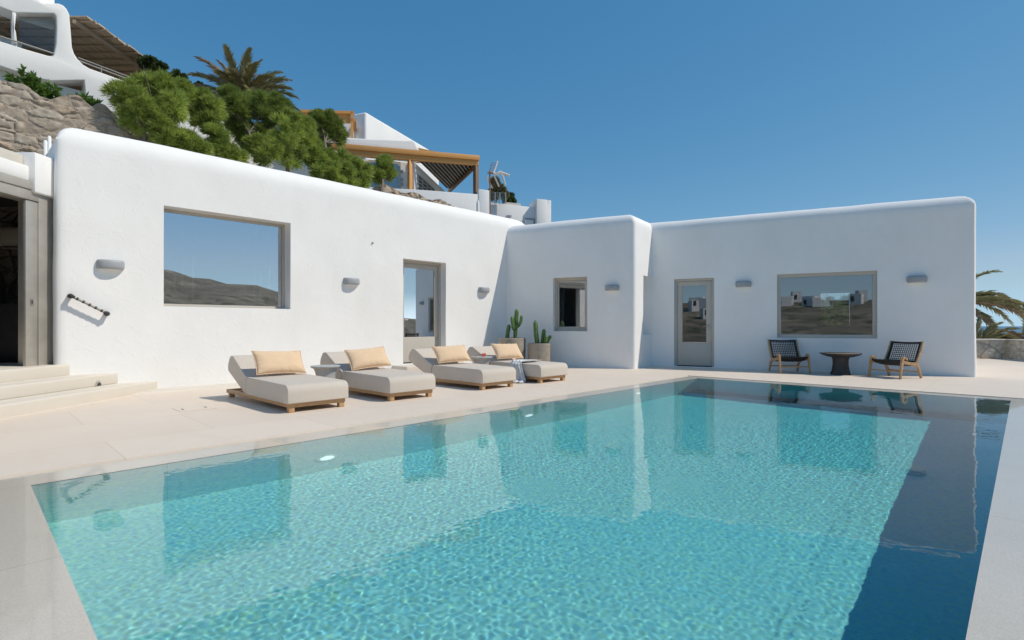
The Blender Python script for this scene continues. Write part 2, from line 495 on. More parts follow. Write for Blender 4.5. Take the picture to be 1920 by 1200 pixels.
def win_px(W, l, t, r, b):
    a0, zt = W.px(l, t); a1, zt2 = W.px(r, t)
    _, zb = W.px(l, b); _, zb2 = W.px(r, b)
    return (min(a0, a1), max(a0, a1), (zb+zb2)/2, (zt+zt2)/2)
OPEN = {
    'wl': win_px(WL, 307, 403, 545, 577),
    'dl': win_px(WL, 756, 489, 836, 676),
    'wm': win_px(WM, 1037, 520, 1101, 621),
    'dr': win_px(WR, 1264, 522, 1339, 686),
    'wr': win_px(WR, 1457, 511, 1645, 634),
}
print(OPEN)
def opening_cut(W, k, d=0.6, grow=0.0):
    a0, a1, z0, z1 = OPEN[k]
    return (W.rect(a0-grow, a1+grow, z0, z1, 0.3), -W.n*(d+0.3))
def room_cut(W, a0, a1, z0, z1, d0, d1):
    return (W.rect(a0, a1, z0, z1, -d0), -W.n*(d1-d0))
OPEN['dl'] = (OPEN['dl'][0], OPEN['dl'][1], 0.17, OPEN['dl'][3])
OPEN['dr'] = (OPEN['dr'][0], OPEN['dr'][1], 0.02, OPEN['dr'][3])

A0 = 0.94        # left end of the long wall
left_foot = [(A0, 10.176), (11.2, 10.176), (11.2, 14.6), (A0, 14.6)]
wall_block('wall', left_foot, -0.3, 4.09, 0.34, None, 1.0,
    [opening_cut(WL, 'wl'), opening_cut(WL, 'dl')],
    [room_cut(WL, 1.6, 4.9, 0.1, 3.1, 0.42, 4.0), room_cut(WL, 5.2, 9.8, 0.17, 3.1, 0.42, 4.0)])
bm_ = WM
RDIR = (Vector((12.52, 7.017, 0)) - CE).normalized()      # the return runs from the corner to where the right wall starts
mid_foot = [tuple((CE - ME*4.6)[:2]), tuple(CE[:2]), tuple((CE + RDIR*2.6)[:2]), tuple((CE - ME*4.6 - WM.n*2.6)[:2])]
_n0 = CE + RDIR*0.56
NICHE = ([_n0 + ME*0.3 + Vector((0,0,0.82)), _n0 + RDIR*0.60 + ME*0.3 + Vector((0,0,0.82)), _n0 + RDIR*0.60 + ME*0.3 + Vector((0,0,2.32)), _n0 + ME*0.3 + Vector((0,0,2.32))], -ME*0.65)
wall_block('wall', mid_foot, -0.3, 3.82, 0.28, None, 2.0,
    [opening_cut(WM, 'wm'), NICHE],
    [room_cut(WM, OPEN['wm'][0]-0.5, OPEN['wm'][1]+0.6, 0.1, 3.0, 0.40, 2.1)])
def back_px(x, y, d):
    q = onplane(x, y, WR.p0 - WR.n*d, WR.n); return ((q - WR.p0).dot(WR.e), q.z)
_b0, _zt = back_px(1536, 547, 4.7); _b1, _zb = back_px(1598, 613, 4.7)
BACKWIN = (WR.rect(_b0, _b1, _zb, _zt, -4.4), -WR.n*1.4)
r1 = RE; r0 = RE - RD*7.5
right_foot = [tuple(r0[:2]), tuple(r1[:2]), tuple((r1 - WR.n*5.5)[:2]), tuple((r0 - WR.n*5.5)[:2])]
wall_block('wall', right_foot, -0.3, 3.79, 0.28, None, 3.0,
    [opening_cut(WR, 'dr'), opening_cut(WR, 'wr'), BACKWIN],
    [room_cut(WR, 0.2, 2.6, 0.02, 3.0, 0.40, 4.6), room_cut(WR, 2.8, 6.3, 0.02, 3.0, 0.40, 4.6)])
# ------------------------------------------------------------------ windows and doors of the villa
M['frame'] = simple('grey_beige_paint', (0.50, 0.465, 0.41), 0.45, 0.04, 2.0)
M['dark'] = simple('dark_gap', (0.03, 0.03, 0.03), 0.7, 0.2)
def glass(name, refl, tint, rough=0.0):
    n = NT(name)
    fr = n.new('ShaderNodeFresnel'); fr.inputs[0].default_value = 1.5
    tr = n.new('ShaderNodeBsdfTransparent'); tr.inputs[0].default_value = (*tint, 1)
    gl = n.new('ShaderNodeBsdfGlossy'); gl.inputs['Roughness'].default_value = rough
    gl.inputs['Color'].default_value = (0.95, 0.97, 1.0, 1)
    mx = n.new('ShaderNodeMixShader')
    n.lk(n.math('ADD', fr.outputs[0], refl), mx.inputs[0]); n.lk(tr.outputs[0], mx.inputs[1]); n.lk(gl.outputs[0], mx.inputs[2])
    n.lk(mx.outputs[0], n.out.inputs['Surface'])
    return n.m
M['glass_solar'] = glass('solar_glass', 0.6, (0.72, 0.74, 0.74))
M['glass_dark'] = glass('tinted_glass', 0.19, (0.80, 0.82, 0.83))
M['glass_clear'] = glass('clear_glass', 0.0, (0.90, 0.93, 0.92))

def rel(o, root):
    o.parent = root; o.matrix_parent_inverse = root.matrix_basis.inverted(); return o
def frame_ring(W, a0, a1, z0, z1, w, d0, d1, sill=None):
    """four butted bars; d0 outer face, d1 inner face (depth behind the wall plane)"""
    m = MB(); ext = -W.n*(d1-d0); ws = sill or w
    m.prism(W.rect(a0, a1, z1-w, z1, -d0), ext); m.prism(W.rect(a0, a1, z0, z0+ws, -d0), ext)
    m.prism(W.rect(a0, a0+w, z0+ws, z1-w, -d0), ext); m.prism(W.rect(a1-w, a1, z0+ws, z1-w, -d0), ext)
    return m
def window(W, k, depth, fw, gl, sash=0.0, parts=1):
    a0, a1, z0, z1 = OPEN[k]
    fr = frame_ring(W, a0-0.004, a1+0.004, z0-0.004, z1+0.004, fw, depth, depth+0.08).build('window', M['frame'], bevel=0.004)
    rel(fr, villa)
    b0, b1, c0, c1 = a0+fw, a1-fw, z0+fw, z1-fw
    if sash:
        s = frame_ring(W, b0, b1, c0, c1, sash, depth+0.015, depth+0.065).build('sash', M['frame'], bevel=0.006); rel(s, fr)
        b0 += sash; b1 -= sash; c0 += sash; c1 -= sash
    p = MB(); p.prism(W.rect(b0-0.004, b1+0.004, c0-0.004, c1+0.004, -depth-0.035), -W.n*0.006)
    rel(p.build('pane', gl), fr)
    return fr
window(WL, 'wl', 0.26, 0.055, M['glass_solar'])
window(WM, 'wm', 0.12, 0.075, M['glass_dark'], 0.04)
window(WR, 'wr', 0.05, 0.085, M['glass_dark'])

def door(W, k, depth, gl, handle_right, glass_z, stile=0.115, top=0.11, fw=0.06):
    a0, a1, z0, z1 = OPEN[k]
    m = MB(); ext = -W.n*0.09
    m.prism(W.rect(a0-.004, a1+.004, z1-fw, z1+.004, -depth), ext)
    m.prism(W.rect(a0-.004, a0+fw, z0, z1-fw, -depth), ext); m.prism(W.rect(a1-fw, a1+.004, z0, z1-fw, -depth), ext)
    fr = m.build('door_frame', M['frame'], bevel=0.004); rel(fr, villa)
    b0, b1, c0, c1 = a0+fw+.004, a1-fw-.004, z0+0.025, z1-fw-.004
    m = MB(); ext = -W.n*0.05; dd = depth+0.025
    m.prism(W.rect(b0, b1, c1-top, c1, -dd), ext); m.prism(W.rect(b0, b1, c0, glass_z, -dd), ext)
    m.prism(W.rect(b0, b0+stile, glass_z, c1-top, -dd), ext); m.prism(W.rect(b1-stile, b1, glass_z, c1-top, -dd), ext)
    dr = m.build('door', M['frame'], bevel=0.003); rel(dr, villa)
    p = MB(); p.prism(W.rect(b0+stile-.003, b1-stile+.003, glass_z-.003, c1-top+.003, -dd-0.02), -W.n*0.006); rel(p.build('pane', gl), dr)
    hx = b1-stile/2 if handle_right else b0+stile/2; sgn = -1 if handle_right else 1
    zh = z0+1.02; h = MB()
    h.prism(W.rect(hx-0.022, hx+0.022, zh-0.12, zh+0.06, -dd+0.008), ext*0.15)
    h.tube([W.P(hx, zh, -dd), W.P(hx, zh, -dd+0.05), W.P(hx+sgn*0.015, zh, -dd+0.056), W.P(hx+sgn*0.13, zh, -dd+0.056)], 0.009, 8)
    rel(h.build('handle', M['steel'], smooth=40), dr)
    s = MB(); s.prism(W.rect(a0, a1, z0-0.02, z0+0.022, -depth-0.004), -W.n*0.08); rel(s.build('threshold', M['dark']), villa)
    return dr
_, gz = WL.px(790, 632)
door(WL, 'dl', 0.20, M['glass_solar'], False, gz)
_, gz = WR.px(1300, 643)
door(WR, 'dr', 0.05, M['glass_dark'], True, gz, stile=0.13)

# curtains, picture and dark furniture inside
M['sheer'] = simple('sheer_curtain', (0.80, 0.80, 0.78), 0.9, 0.03)
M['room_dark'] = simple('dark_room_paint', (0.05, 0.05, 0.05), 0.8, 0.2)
def curtain(W, a0, a1, z0, z1, d, label, name='curtain'):
    m = MB(); nseg = max(10, int((a1-a0)/0.02)); vs = []; fs = []
    for i in range(nseg+1):
        a = a0 + (a1-a0)*i/nseg
        for z in (z0, z1):
            vs.append(W.P(a, z, -d + 0.03*math.sin(i*0.9) + 0.012*math.sin(i*2.3+1)))
    fs = [(2*i, 2*i+2, 2*i+3, 2*i+1) for i in range(nseg)]
    o = m.add(vs, fs).build(name, M['sheer'], smooth=80)
    md = o.modifiers.new('s', 'SOLIDIFY'); md.thickness = 0.004
    return tag(o, label, 'curtain')
aL = WL.px(312, 500)[0]; aR = WL.px(528, 500)[0]
curtain(WL, aL+0.12, aL+0.62, 0.35, 2.95, 0.62, 'white sheer curtain behind the large long-wall window, on the entry side')
curtain(WL, aR-0.42, aR+0.12, 0.35, 2.95, 0.62, 'white sheer curtain behind the large long-wall window, on the door side')
aM = OPEN['wm'][0]
curtain(WM, aM-0.30, aM+0.14, 0.5, 2.6, 0.50, 'pale curtain behind the small window above the cactus pots')
# back window of the right room, opposite the wide one
fr = frame_ring(WR, _b0-0.004, _b1+0.004, _zb-0.004, _zt+0.004, 0.05, 4.8, 4.87).build('window', M['lamp_white'], bevel=0.004); rel(fr, villa)
p = MB(); p.prism(WR.rect(_b0+0.046, _b1-0.046, _zb+0.046, _zt-0.046, -4.83), -WR.n*0.006); rel(p.build('pane', M['glass_clear']), fr)

# ------------------------------------------------------------------ things on the walls
M['lampgrey'] = simple('grey_lamp_paint', (0.36, 0.375, 0.39), 0.55, 0.05)
def lamp_proto():
    t = empty('wall_lamp'); m = MB(); n = 24; w, p, hh = 0.178, 0.125, 0.145
    poly = [(w*math.sin(R(-90+180*i/n)), -0.012-p*math.cos(R(-90+180*i/n))**0.8, 0) for i in range(n+1)]
    vs = []; fs = []; K = 12; k = n+3
    for j in range(K+1):
        th = math.pi*j/K; z = hh/2*(1-math.cos(th)*abs(math.cos(th))**-0.35 if abs(math.cos(th)) > 1e-6 else 1)
        ins = 0.036*(1-math.sin(th)**0.75); fx = 1-ins/w; fy = 1-ins/p
        ring_ = [(-w*fx, 0, z)] + [(x*fx, y*fy, z) for x, y, _ in poly] + [(w*fx, 0, z)]
        vs += ring_
    for j in range(K):
        for i in range(k): fs.append((j*k+i, j*k+(i+1) % k, (j+1)*k+(i+1) % k, (j+1)*k+i))
    fs.append(tuple(range(k))[::-1]); fs.append(tuple(range(K*k, K*k+k)))
    m.add(vs, fs); m.build('shade', M['lampgrey'], t, smooth=50)
    m = MB(); m.prism([(x*0.8, y*0.8, -0.004) for x, y, z in poly], (0, 0, 0.006)); m.build('diffuser', M['lamp_white'], t)
    return t
lp = None
for W, x, y, lab in ((WL, 207, 497, 'grey half-round wall lamp above the sloping handrail'), (WL, 658, 528, 'grey half-round wall lamp between the large window and the long-wall door'),
                (WL, 906, 544, 'grey half-round wall lamp between the long-wall door and the cactus corner'), (WM, 1148, 540, 'grey wall lamp beside the small window of the middle block'),
                (WR, 1394, 533, 'grey wall lamp between the shaded door and the wide shaded window'), (WR, 1719, 524, 'grey wall lamp near the far outer corner of the shaded wall')):
    a, z = W.px(x, y)
    lp = lamp_proto() if lp is None else copy_tree(lp)
    lp.location = W.P(a, z-0.07, 0.0); lp.rotation_euler = (0, 0, math.atan2(W.e.y, W.e.x))
    tag(lp, lab, 'wall lamp', 'grey lamps on the villa walls')

# handrail by the entry steps
M['black'] = simple('black_rubber', (0.03, 0.03, 0.032), 0.5, 0.2)
M['chrome'] = simple('satin_metal', (0.30, 0.29, 0.275), 0.4, 0.1, Metallic=0.4)
p0 = WL.P(*WL.px(131, 555), 0.11); p1 = WL.P(*WL.px(199, 588), 0.11)
t = tag(empty('grab_rail', p0), 'sloping grab rail with black bands on the white wall beside the entry steps', 'handrail')
dd = (p1-p0).normalized(); L = (p1-p0).length
m = MB(); m.tube([p0+dd*0.03, p1-dd*0.03], 0.019, 12); rel(m.build('rail', M['chrome'], smooth=40), t)
m = MB()
for i in range(1, 6):
    c = p0 + dd*(L*i/6); m.tube([c-dd*0.013, c+dd*0.013], 0.023, 12)
rel(m.build('grip_bands', M['black'], smooth=40), t)
for e, s in ((p0, 1), (p1, -1)):
    m = MB(); w = WL.P(e.x, e.z, -0.01)
    m.tube([e+dd*s*0.05, e+dd*s*0.01, e+Vector((0, 0.02, -0.004)), (e+w)/2, w], [0.02, 0.03, 0.036, 0.03, 0.036], 12)
    rel(m.build('rail_end', M['black'], smooth=50), t)
# small hook high on the wall, water tap low on the wall
a, z = WL.px(698, 456)
t = tag(empty('wall_hook', WL.P(a, z, 0)), 'tiny grey hook alone high on the sunlit wall above a lamp', 'hook')
m = MB(); m.lathe([(0.024, 0), (0.024, 0.012), (0.010, 0.018)], 14); m.v = [tuple(Matrix.Rotation(R(90), 4, 'X') @ Vector(p)) for p in m.v]; m.build('rosette', M['lampgrey'], t, smooth=30)
m = MB(); m.tube([(0, 0, 0), (0, -0.03, 0), (0, -0.038, 0.008), (0, -0.04, 0.02)], 0.009, 8); m.build('peg', M['lampgrey'], t, smooth=40)
a, z = WL.px(703, 655)
t = tag(empty('wall_tap', WL.P(a, z, 0)), 'small pale garden tap low on the wall behind the second lounger', 'tap')
M['brass'] = simple('pale_brass', (0.62, 0.52, 0.40), 0.4, 0.1, Metallic=0.3)
m = MB(); m.tube([(0, 0, 0), (0, -0.07, 0), (0, -0.10, -0.01), (0, -0.11, -0.06)], [0.016, 0.018, 0.016, 0.012], 10); m.build('spout', M['brass'], t, smooth=50)
m = MB(); m.tube([(0, -0.06, 0.01), (0, -0.06, 0.05)], 0.008, 8); m.bar((-0.045, -0.06, 0.055), (0.045, -0.06, 0.055), 0.018, 0.014); m.build('handle', M['lamp_white'], t, smooth=40)

# ------------------------------------------------------------------ entry: steps, steel door, dark hall
def O(x, y, z=0.0):
    """camera-aligned ground axes (x to the right, y ahead) to world"""
    return Vector((FY*x + FX*y, -FX*x + FY*y, z))
def obox(m, x0, x1, y0, y1, z0, z1):
    return m.prism([O(x0,y0,z0), O(x1,y0,z0), O(x1,y1,z0), O(x0,y1,z0)], (0,0,z1-z0))
n = NT('cream_cement')
f = n.noise(1.3, 5, 0.6); f2 = n.noise(14, 5, 0.6)
n.set(Base_Color=n.mix(f.outputs[0], (0.60, 0.55, 0.475), (0.68, 0.63, 0.555)), Roughness=0.8)
n.bump(f2.outputs[0], 0.2, 0.008); M['cement'] = n.m
for xf, z0, z1, ye in ((-5.78, -0.1, 0.155, 8.95), (-6.145, 0.15, 0.32, 8.6), (-6.55, 0.31, 0.48, 8.25)):
    m = MB(); obox(m, -12, xf, 2.0, ye, z0, z1)
    struct(m.build('entry_steps', M['cement'], bevel=0.022, seg=3))
# pale cement fillet along the foot of the long wall and the step under its door
m = MB(); x1 = onz(446, 722).x
m.prism([(A0+0.3, 9.72, -0.02), (11.5, 9.72, -0.02), (11.5, 9.76, 0.012), (A0+0.3, 9.76, 0.012)], (0,0,0.001))
m = MB(); m.prism([(A0, 9.78, -0.01), (A0, 9.84, 0.02), (A0, 10.25, 0.034), (A0, 10.25, -0.01)], (9.5, 0, 0)); struct(m.build('wall_foot_strip', M['cement']))
sa0 = WL.px(739, 690)[0]-0.05; m = MB(); m.box((sa0, 9.62, -0.01), (OPEN['dl'][1]+0.18, 10.3, 0.165)); struct(m.build('door_step', M['cement'], bevel=0.02, seg=3))

FXX = -6.82
entry = tag(empty('entry_hall', O(-8.5, 7, 0.48)), 'white flat-roofed entry with tall steel sliding door open to a dark hall above the steps', 'house')
def epart(name, mat, *boxes, bevel=0.006):
    m = MB()
    for b in boxes: obox(m, *b)
    return rel(m.build(name, mat, bevel=bevel), entry)
epart('column', M['steel'], (FXX-0.30, FXX, 7.655, 7.905, 0.481, 2.94), bevel=0.004)
ds = epart('sliding_door', M['steel'], (FXX-0.055, FXX-0.012, 7.465, 7.652, 0.481, 2.83), bevel=0.004)
k = MB(); obox(k, FXX-0.013, FXX-0.006, 7.53, 7.58, 1.34, 1.435); rel(k.build('lock', M['chrome']), ds)
k = MB(); obox(k, FXX-0.0055, FXX-0.003, 7.545, 7.565, 1.365, 1.41); rel(k.build('keyhole', M['black']), ds)
epart('track_beam', M['steel'], (FXX-0.25, FXX+0.02, 3.0, 7.652, 2.98, 3.098), (FXX-0.25, FXX+0.005, 3.0, 7.652, 2.835, 2.978), bevel=0.004)
epart('lintel', M['plaster'], (FXX-0.5, FXX-0.03, 2.0, 7.55, 3.10, 3.32), (FXX-0.6, FXX+0.06, 7.53, 8.05, 2.945, 3.52), bevel=0.03)
epart('front_wall', M['plaster'], (FXX-0.35, FXX-0.05, 2.0, 5.6, 0.4, 3.095), bevel=0.02)
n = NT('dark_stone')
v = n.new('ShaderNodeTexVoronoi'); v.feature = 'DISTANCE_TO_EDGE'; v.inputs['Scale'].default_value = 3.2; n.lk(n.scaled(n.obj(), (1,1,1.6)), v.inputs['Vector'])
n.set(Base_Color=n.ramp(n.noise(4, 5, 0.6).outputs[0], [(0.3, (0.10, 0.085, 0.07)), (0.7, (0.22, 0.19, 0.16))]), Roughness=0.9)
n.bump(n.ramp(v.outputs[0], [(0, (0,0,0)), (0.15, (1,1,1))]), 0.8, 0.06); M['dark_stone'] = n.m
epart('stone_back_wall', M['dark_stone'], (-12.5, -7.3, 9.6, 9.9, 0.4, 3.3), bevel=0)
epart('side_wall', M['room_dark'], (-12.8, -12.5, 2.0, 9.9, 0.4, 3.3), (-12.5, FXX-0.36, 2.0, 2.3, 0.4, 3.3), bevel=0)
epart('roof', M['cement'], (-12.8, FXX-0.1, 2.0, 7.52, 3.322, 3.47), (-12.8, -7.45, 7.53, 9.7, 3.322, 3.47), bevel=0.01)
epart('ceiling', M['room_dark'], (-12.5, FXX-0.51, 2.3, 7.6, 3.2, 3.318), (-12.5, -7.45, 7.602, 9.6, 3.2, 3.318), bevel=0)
# arched dark doorway in the back wall
m = MB(); xa = -9.75; m.prism([O(xa-0.6, 9.59, 0.481), O(xa+0.6, 9.59, 0.481)] + [O(xa+0.6*math.cos(R(180*i/12)), 9.59, 1.75+0.6*math.sin(R(180*i/12))) for i in range(13)], O(0, 0.03, 0)-O(0, 0, 0) - O(0, 0.05, 0))
rel(m.build('arched_door', simple('dark_grey_door', (0.05, 0.052, 0.055), 0.6, 0.1)), entry)
m = MB(); obox(m, -8.85, -7.62, 8.35, 8.95, 0.482, 1.40)
t = tag(empty('cabinet', O(-8.2, 8.6, 0.482)), 'black cabinet standing in the dark entry hall', 'cabinet'); rel(m.build('body', M['black'], bevel=0.008), t)
m = MB(); obox(m, -8.245, -8.235, 8.342, 8.352, 0.5, 1.38); rel(m.build('door_gap', M['chrome']), t)
t = tag(empty('air_conditioner', O(-8.6, 9.4, 2.4)), 'beige air conditioner on the dark hall wall behind the steel door', 'air conditioner')
m = MB(); m.prism([O(-9.05, 9.6, 2.42), O(-9.05, 9.42, 2.42), O(-9.05, 9.33, 2.52), O(-9.05, 9.33, 2.72), O(-9.05, 9.38, 2.80), O(-9.05, 9.6, 2.80)], O(0.95, 0)-O(0, 0)); rel(m.build('casing', simple('beige_plastic', (0.5, 0.46, 0.40), 0.5, 0.03), bevel=0.015), t)
m = MB(); obox(m, -9.0, -8.15, 9.35, 9.43, 2.435, 2.448); rel(m.build('air_slot', M['black']), t)
t = tag(empty('pendant_lamp', O(-8.95, 8.7, 2.75)), 'small cylindrical lamp under the ceiling of the dark hall', 'ceiling lamp')
m = MB(); m.lathe([(0.05, 0), (0.055, 0.02), (0.055, 0.28), (0.02, 0.3), (0.012, 0.45)], 16); m.build('shade', M['cement'], t, smooth=40)
# little ridge pipes beside the long wall's rounded end
for (x, yt, yb), lab in (((85, 263, 300), 'shorter white vent pipe beside the rounded wall end'), ((92.5, 255, 300), 'taller white vent pipe beside the rounded wall end')):
    p = at(x, yb, 8.55 if x < 90 else 8.7); q = at(x, yt, 8.55 if x < 90 else 8.7)
    m = MB(); m.tube([p-Vector((0,0,0.4)), q-Vector((0,0,0.02)), q], [0.026, 0.026, 0.014], 12)
    t = tag(empty('vent_pipe', p), lab, 'pipe', 'white vent pipes above the entry'); rel(m.build('pipe', M['plaster'], smooth=40), t)
# small lamp let into the second riser
q = onplane(184, 719, O(-6.145, 0, 0), O(1, 0, 0))
t = tag(empty('step_lamp', q), 'small half-round grey lamp in the riser of the entry steps', 'step lamp')
m = MB(); ex = O(1, 0); ey = O(0, 1)
m.prism([q + ey*(0.055*math.cos(R(180*i/12))) + Vector((0, 0, -0.035+0.075*math.sin(R(180*i/12)))) - ex*0.01 for i in range(13)], ex*0.025); rel(m.build('hood', M['steel'], bevel=0.005), t)
m = MB(); m.prism([q + ey*(0.036*math.cos(R(180*i/12))) + Vector((0, 0, -0.030+0.045*math.sin(R(180*i/12)))) + ex*0.0155 for i in range(13)], ex*0.002); rel(m.build('lens', M['black']), t)

# flush hatch in the paving with two lifting slots
q = onz(364, 766)
t = tag(empty('floor_hatch', q), 'flush square hatch in the paving left of the nearest lounger', 'hatch')
m = MB(); m.box((-0.2, -0.2, 0.001), (0.2, 0.2, 0.004)); m.build('cover', M['deck'], t)
for x in (-0.13, 0.13):
    m = MB(); m.box((x-0.008, -0.045, 0.0045), (x+0.008, 0.045, 0.006)); m.build('lifting_slot', M['dark'], t)
# ------------------------------------------------------------------ loungers, side tables, pillows, towel
n = NT('lounger_fabric')
w1 = n.new('ShaderNodeTexWave'); w1.inputs['Scale'].default_value = 120; w1.inputs['Distortion'].default_value = 0.4; n.lk(n.objc(), w1.inputs['Vector'])
f = n.noise(2.5, 4, 0.6, n.objc())
n.set(Base_Color=n.mix(f.outputs[0], (0.60, 0.525, 0.445), (0.66, 0.585, 0.50)), Roughness=0.9, Sheen_Weight=0.2)
hh = n.math('MULTIPLY_ADD', w1.outputs[1], 0.06, n.noise(4.0, 5, 0.6, n.objc(), 0.8).outputs[0])
n.bump(hh, 0.4, 0.03); M['fabric'] = n.m
def wood(name, c0, c1, axis=(1, 8, 8), rough=0.55):
    n = NT(name)
    f = n.noise(5, 6, 0.65, n.scaled(n.objc(), axis), 1.2)
    n.set(Base_Color=n.ramp(f.outputs[0], [(0.3, c0), (0.7, c1)]), Roughness=rough); n.bump(f.outputs[0], 0.15, 0.003)
    return n.m
M['teak'] = wood('teak', (0.42, 0.24, 0.11), (0.58, 0.36, 0.18), (6, 6, 6))
M['pillow'] = simple('peach_cotton', (0.75, 0.54, 0.35), 0.85, 0.05, 3.0, 0.12, 90.0, Sheen_Weight=0.15)

LW = 0.74
def extrude_x(poly, x0, x1):
    m = MB(); m.prism([(x0, y, z) for y, z in poly], (x1-x0, 0, 0)); return m
def soft(poly, k=5, r=0.05, which=None):
    """round the corners of a polygon"""
    out = []; n = len(poly)
    for i, p in enumerate(poly):
        rr = r if which is None else which.get(i, 0.0)
        p = Vector(p)
        if rr <= 0: out.append(tuple(p)); continue
        a = Vector(poly[i-1]) - p; b = Vector(poly[(i+1) % n]) - p
        rr2 = min(rr, a.length*0.48, b.length*0.48)
        a = a.normalized()*rr2; b = b.normalized()*rr2
        for j in range(k+1):
            t = j/k; out.append(tuple(p + a*(1-t)**2 + b*t**2))
    return out
def make_lounger():
    t = empty('sun_lounger')
    m = MB()
    m.box((0, 0, 0.06), (LW, 0.045, 0.112)); m.box((0, 2.115, 0.06), (LW, 2.16, 0.112))
    m.box((0, 0.0455, 0.062), (0.05, 2.1145, 0.110)); m.box((LW-0.05, 0.0455, 0.062), (LW, 2.1145, 0.110))
    for i in range(9): m.box((0.0505, 0.15+0.22*i, 0.075), (LW-0.0505, 0.23+0.22*i, 0.095))
    m.build('frame', M['teak'], t, bevel=0.004)
    for x in (0.008, LW-0.078):
        for y in (0.006, 2.03):
            q = MB(); q.box((x, y, 0), (x+0.07, y+0.07, 0.0595)); q.build('leg', M['teak'], t, bevel=0.004)
    seat = soft([(-0.04, 0.113), (1.335, 0.113), (1.275, 0.352), (-0.04, 0.338)], 7, which={0: 0.015, 1: 0.015, 2: 0.03, 3: 0.12})
    s = extrude_x(seat, -0.025, LW+0.025).build('seat_cushion', M['fabric'], t, bevel=0.012, seg=3)
    back = soft([(1.352, 0.113), (2.03, 0.40), (2.02, 0.50), (1.93, 0.618), (1.83, 0.622), (1.30, 0.345)], 5, which={0: 0.02, 1: 0.05, 2: 0.05, 3: 0.06, 4: 0.06, 5: 0.02})
    extrude_x(back, -0.023, LW+0.023).build('backrest', M['fabric'], t, bevel=0.012, seg=3)
    for x in (0.2, LW-0.2):
        q = MB(); q.bar((x, 1.75, 0.11), (x, 1.95, 0.385), 0.03, 0.02); q.build('back_strut', M['black'], t)
    return t
lab = ['beige lounger nearest the camera on low teak frame, no table before it', 'beige lounger second from the camera, beside the wholly grey stone table', 'beige lounger in front of the long-wall door, third from the camera', 'beige lounger farthest from the camera, with a striped towel hanging over its side']
plab = ['peach pillow on the lounger nearest the camera', 'peach pillow on the second lounger, below the wall tap', 'peach pillow on the lounger in front of the long-wall door', 'peach pillow on the lounger with the towel']
LP = [onz(541, 775), onz(731, 753), onz(904, 732), onz(1013, 719)]
proto = make_lounger(); loungers = []
def pillow_mesh(seed):
    rng = random.Random(seed); nx, ny = 34, 20; vs = []; fs = []
    for sgn in (1, -1):
        for i in range(nx+1):
            for j in range(ny+1):
                u = -1+2*i/nx; v = -1+2*j/ny
                x = 0.345*u*(1-0.05*(1-v*v)); y = 0.185*v*(1-0.08*(1-u*u))
                e = max(0.0, (1-abs(u)**3.2))*max(0.0, (1-abs(v)**3.0))
                z = 0.085*e**0.55
                ang = math.atan2(v, u)
                wr = (0.006*math.sin(ang*17+seed)+0.006*math.sin(ang*29+2*seed))*min(1, max(abs(u), abs(v))**3)*min(1, e*6)
                z += wr + 0.006*noise.noise(Vector((u*2.5, v*2.5, seed)))*min(1, e*4)
                vs.append((x, y, sgn*z))
    o = (nx+1)*(ny+1)
    for i in range(nx):
        for j in range(ny):
            a = i*(ny+1)+j; b = a+ny+1
            fs.append((a, b, b+1, a+1)); fs.append((o+a, o+a+1, o+b+1, o+b))
    m = MB(); m.add(vs, fs)
    me = bpy.data.meshes.new('pillow'); me.from_pydata(m.v, [], m.f)
    bm = bmesh.new(); bm.from_mesh(me); bmesh.ops.remove_doubles(bm, verts=bm.verts, dist=1e-5); bmesh.ops.recalc_face_normals(bm, faces=bm.faces); bm.to_mesh(me); bm.free()
    for p in me.polygons: p.use_smooth = True
    return me
def piping(seed):
    pts = []
    for k in range(96):
        w = k/24
        u, v = ((-1+2*(w % 1), -1), (1, -1+2*(w % 1)), (1-2*(w % 1), 1), (-1, 1-2*(w % 1)))[int(w)]
        pts.append((0.347*u*(1-0.05*(1-v*v)), 0.187*v*(1-0.08*(1-u*u)), 0))
    m = MB(); m.tube(pts, 0.006, 6, closed=True); return m
for i, p in enumerate(LP):
    o = proto if i == 0 else copy_tree(proto)
    o.location = (p.x, p.y, 0); tag(o, lab[i], 'sun lounger', 'beige loungers along the pool'); loungers.append(o)
    pl = link('pillow', pillow_mesh(i+1.7), M['pillow'])
    rz = (0.02, -0.04, -0.16, -0.1)[i]; tx = (58, 55, 50, 52)[i]
    pl.rotation_euler = (R(tx), (0.03, -0.06, -0.03, 0.02)[i], rz)
    pl.location = (p.x + (0.40, 0.40, 0.38, 0.40)[i], p.y + 1.235, 0.535)
    tag(pl, plab[i], 'pillow', 'peach pillows on the loungers')
    pp = piping(i).build('piping', M['pillow'], pl, smooth=60)

M['stone_table'] = simple('grey_stone_table', (0.42, 0.425, 0.42), 0.6, 0.08, 6.0, 0.1, 40)
def side_table(c, lab):
    t = tag(empty('side_table', c), lab, 'side table', 'grey stone side tables between the loungers')
    m = MB(); m.lathe([(0.0, 0.385), (0.14, 0.39), (0.20, 0.428), (0.212, 0.436), (0.214, 0.448), (0.206, 0.454), (0.0, 0.454)], 40); m.build('table_top', M['stone_table'], t, smooth=35)
    m = MB(); m.lathe([(0.17, 0), (0.17, 0.02), (0.15, 0.1), (0.138, 0.22), (0.14, 0.33), (0.165, 0.41)], 40); m.build('pedestal', M['stone_table'], t, smooth=50)
    return t
c1 = onz(613, 687, 0.452); c2 = onz(912, 671, 0.452)
side_table((LP[1].x-0.33, LP[1].y+1.22, 0), 'round grey stone table between the first and second loungers, nothing on it')
side_table((LP[3].x-0.33, LP[3].y+1.22, 0), 'round grey stone table with red sunglasses on it')
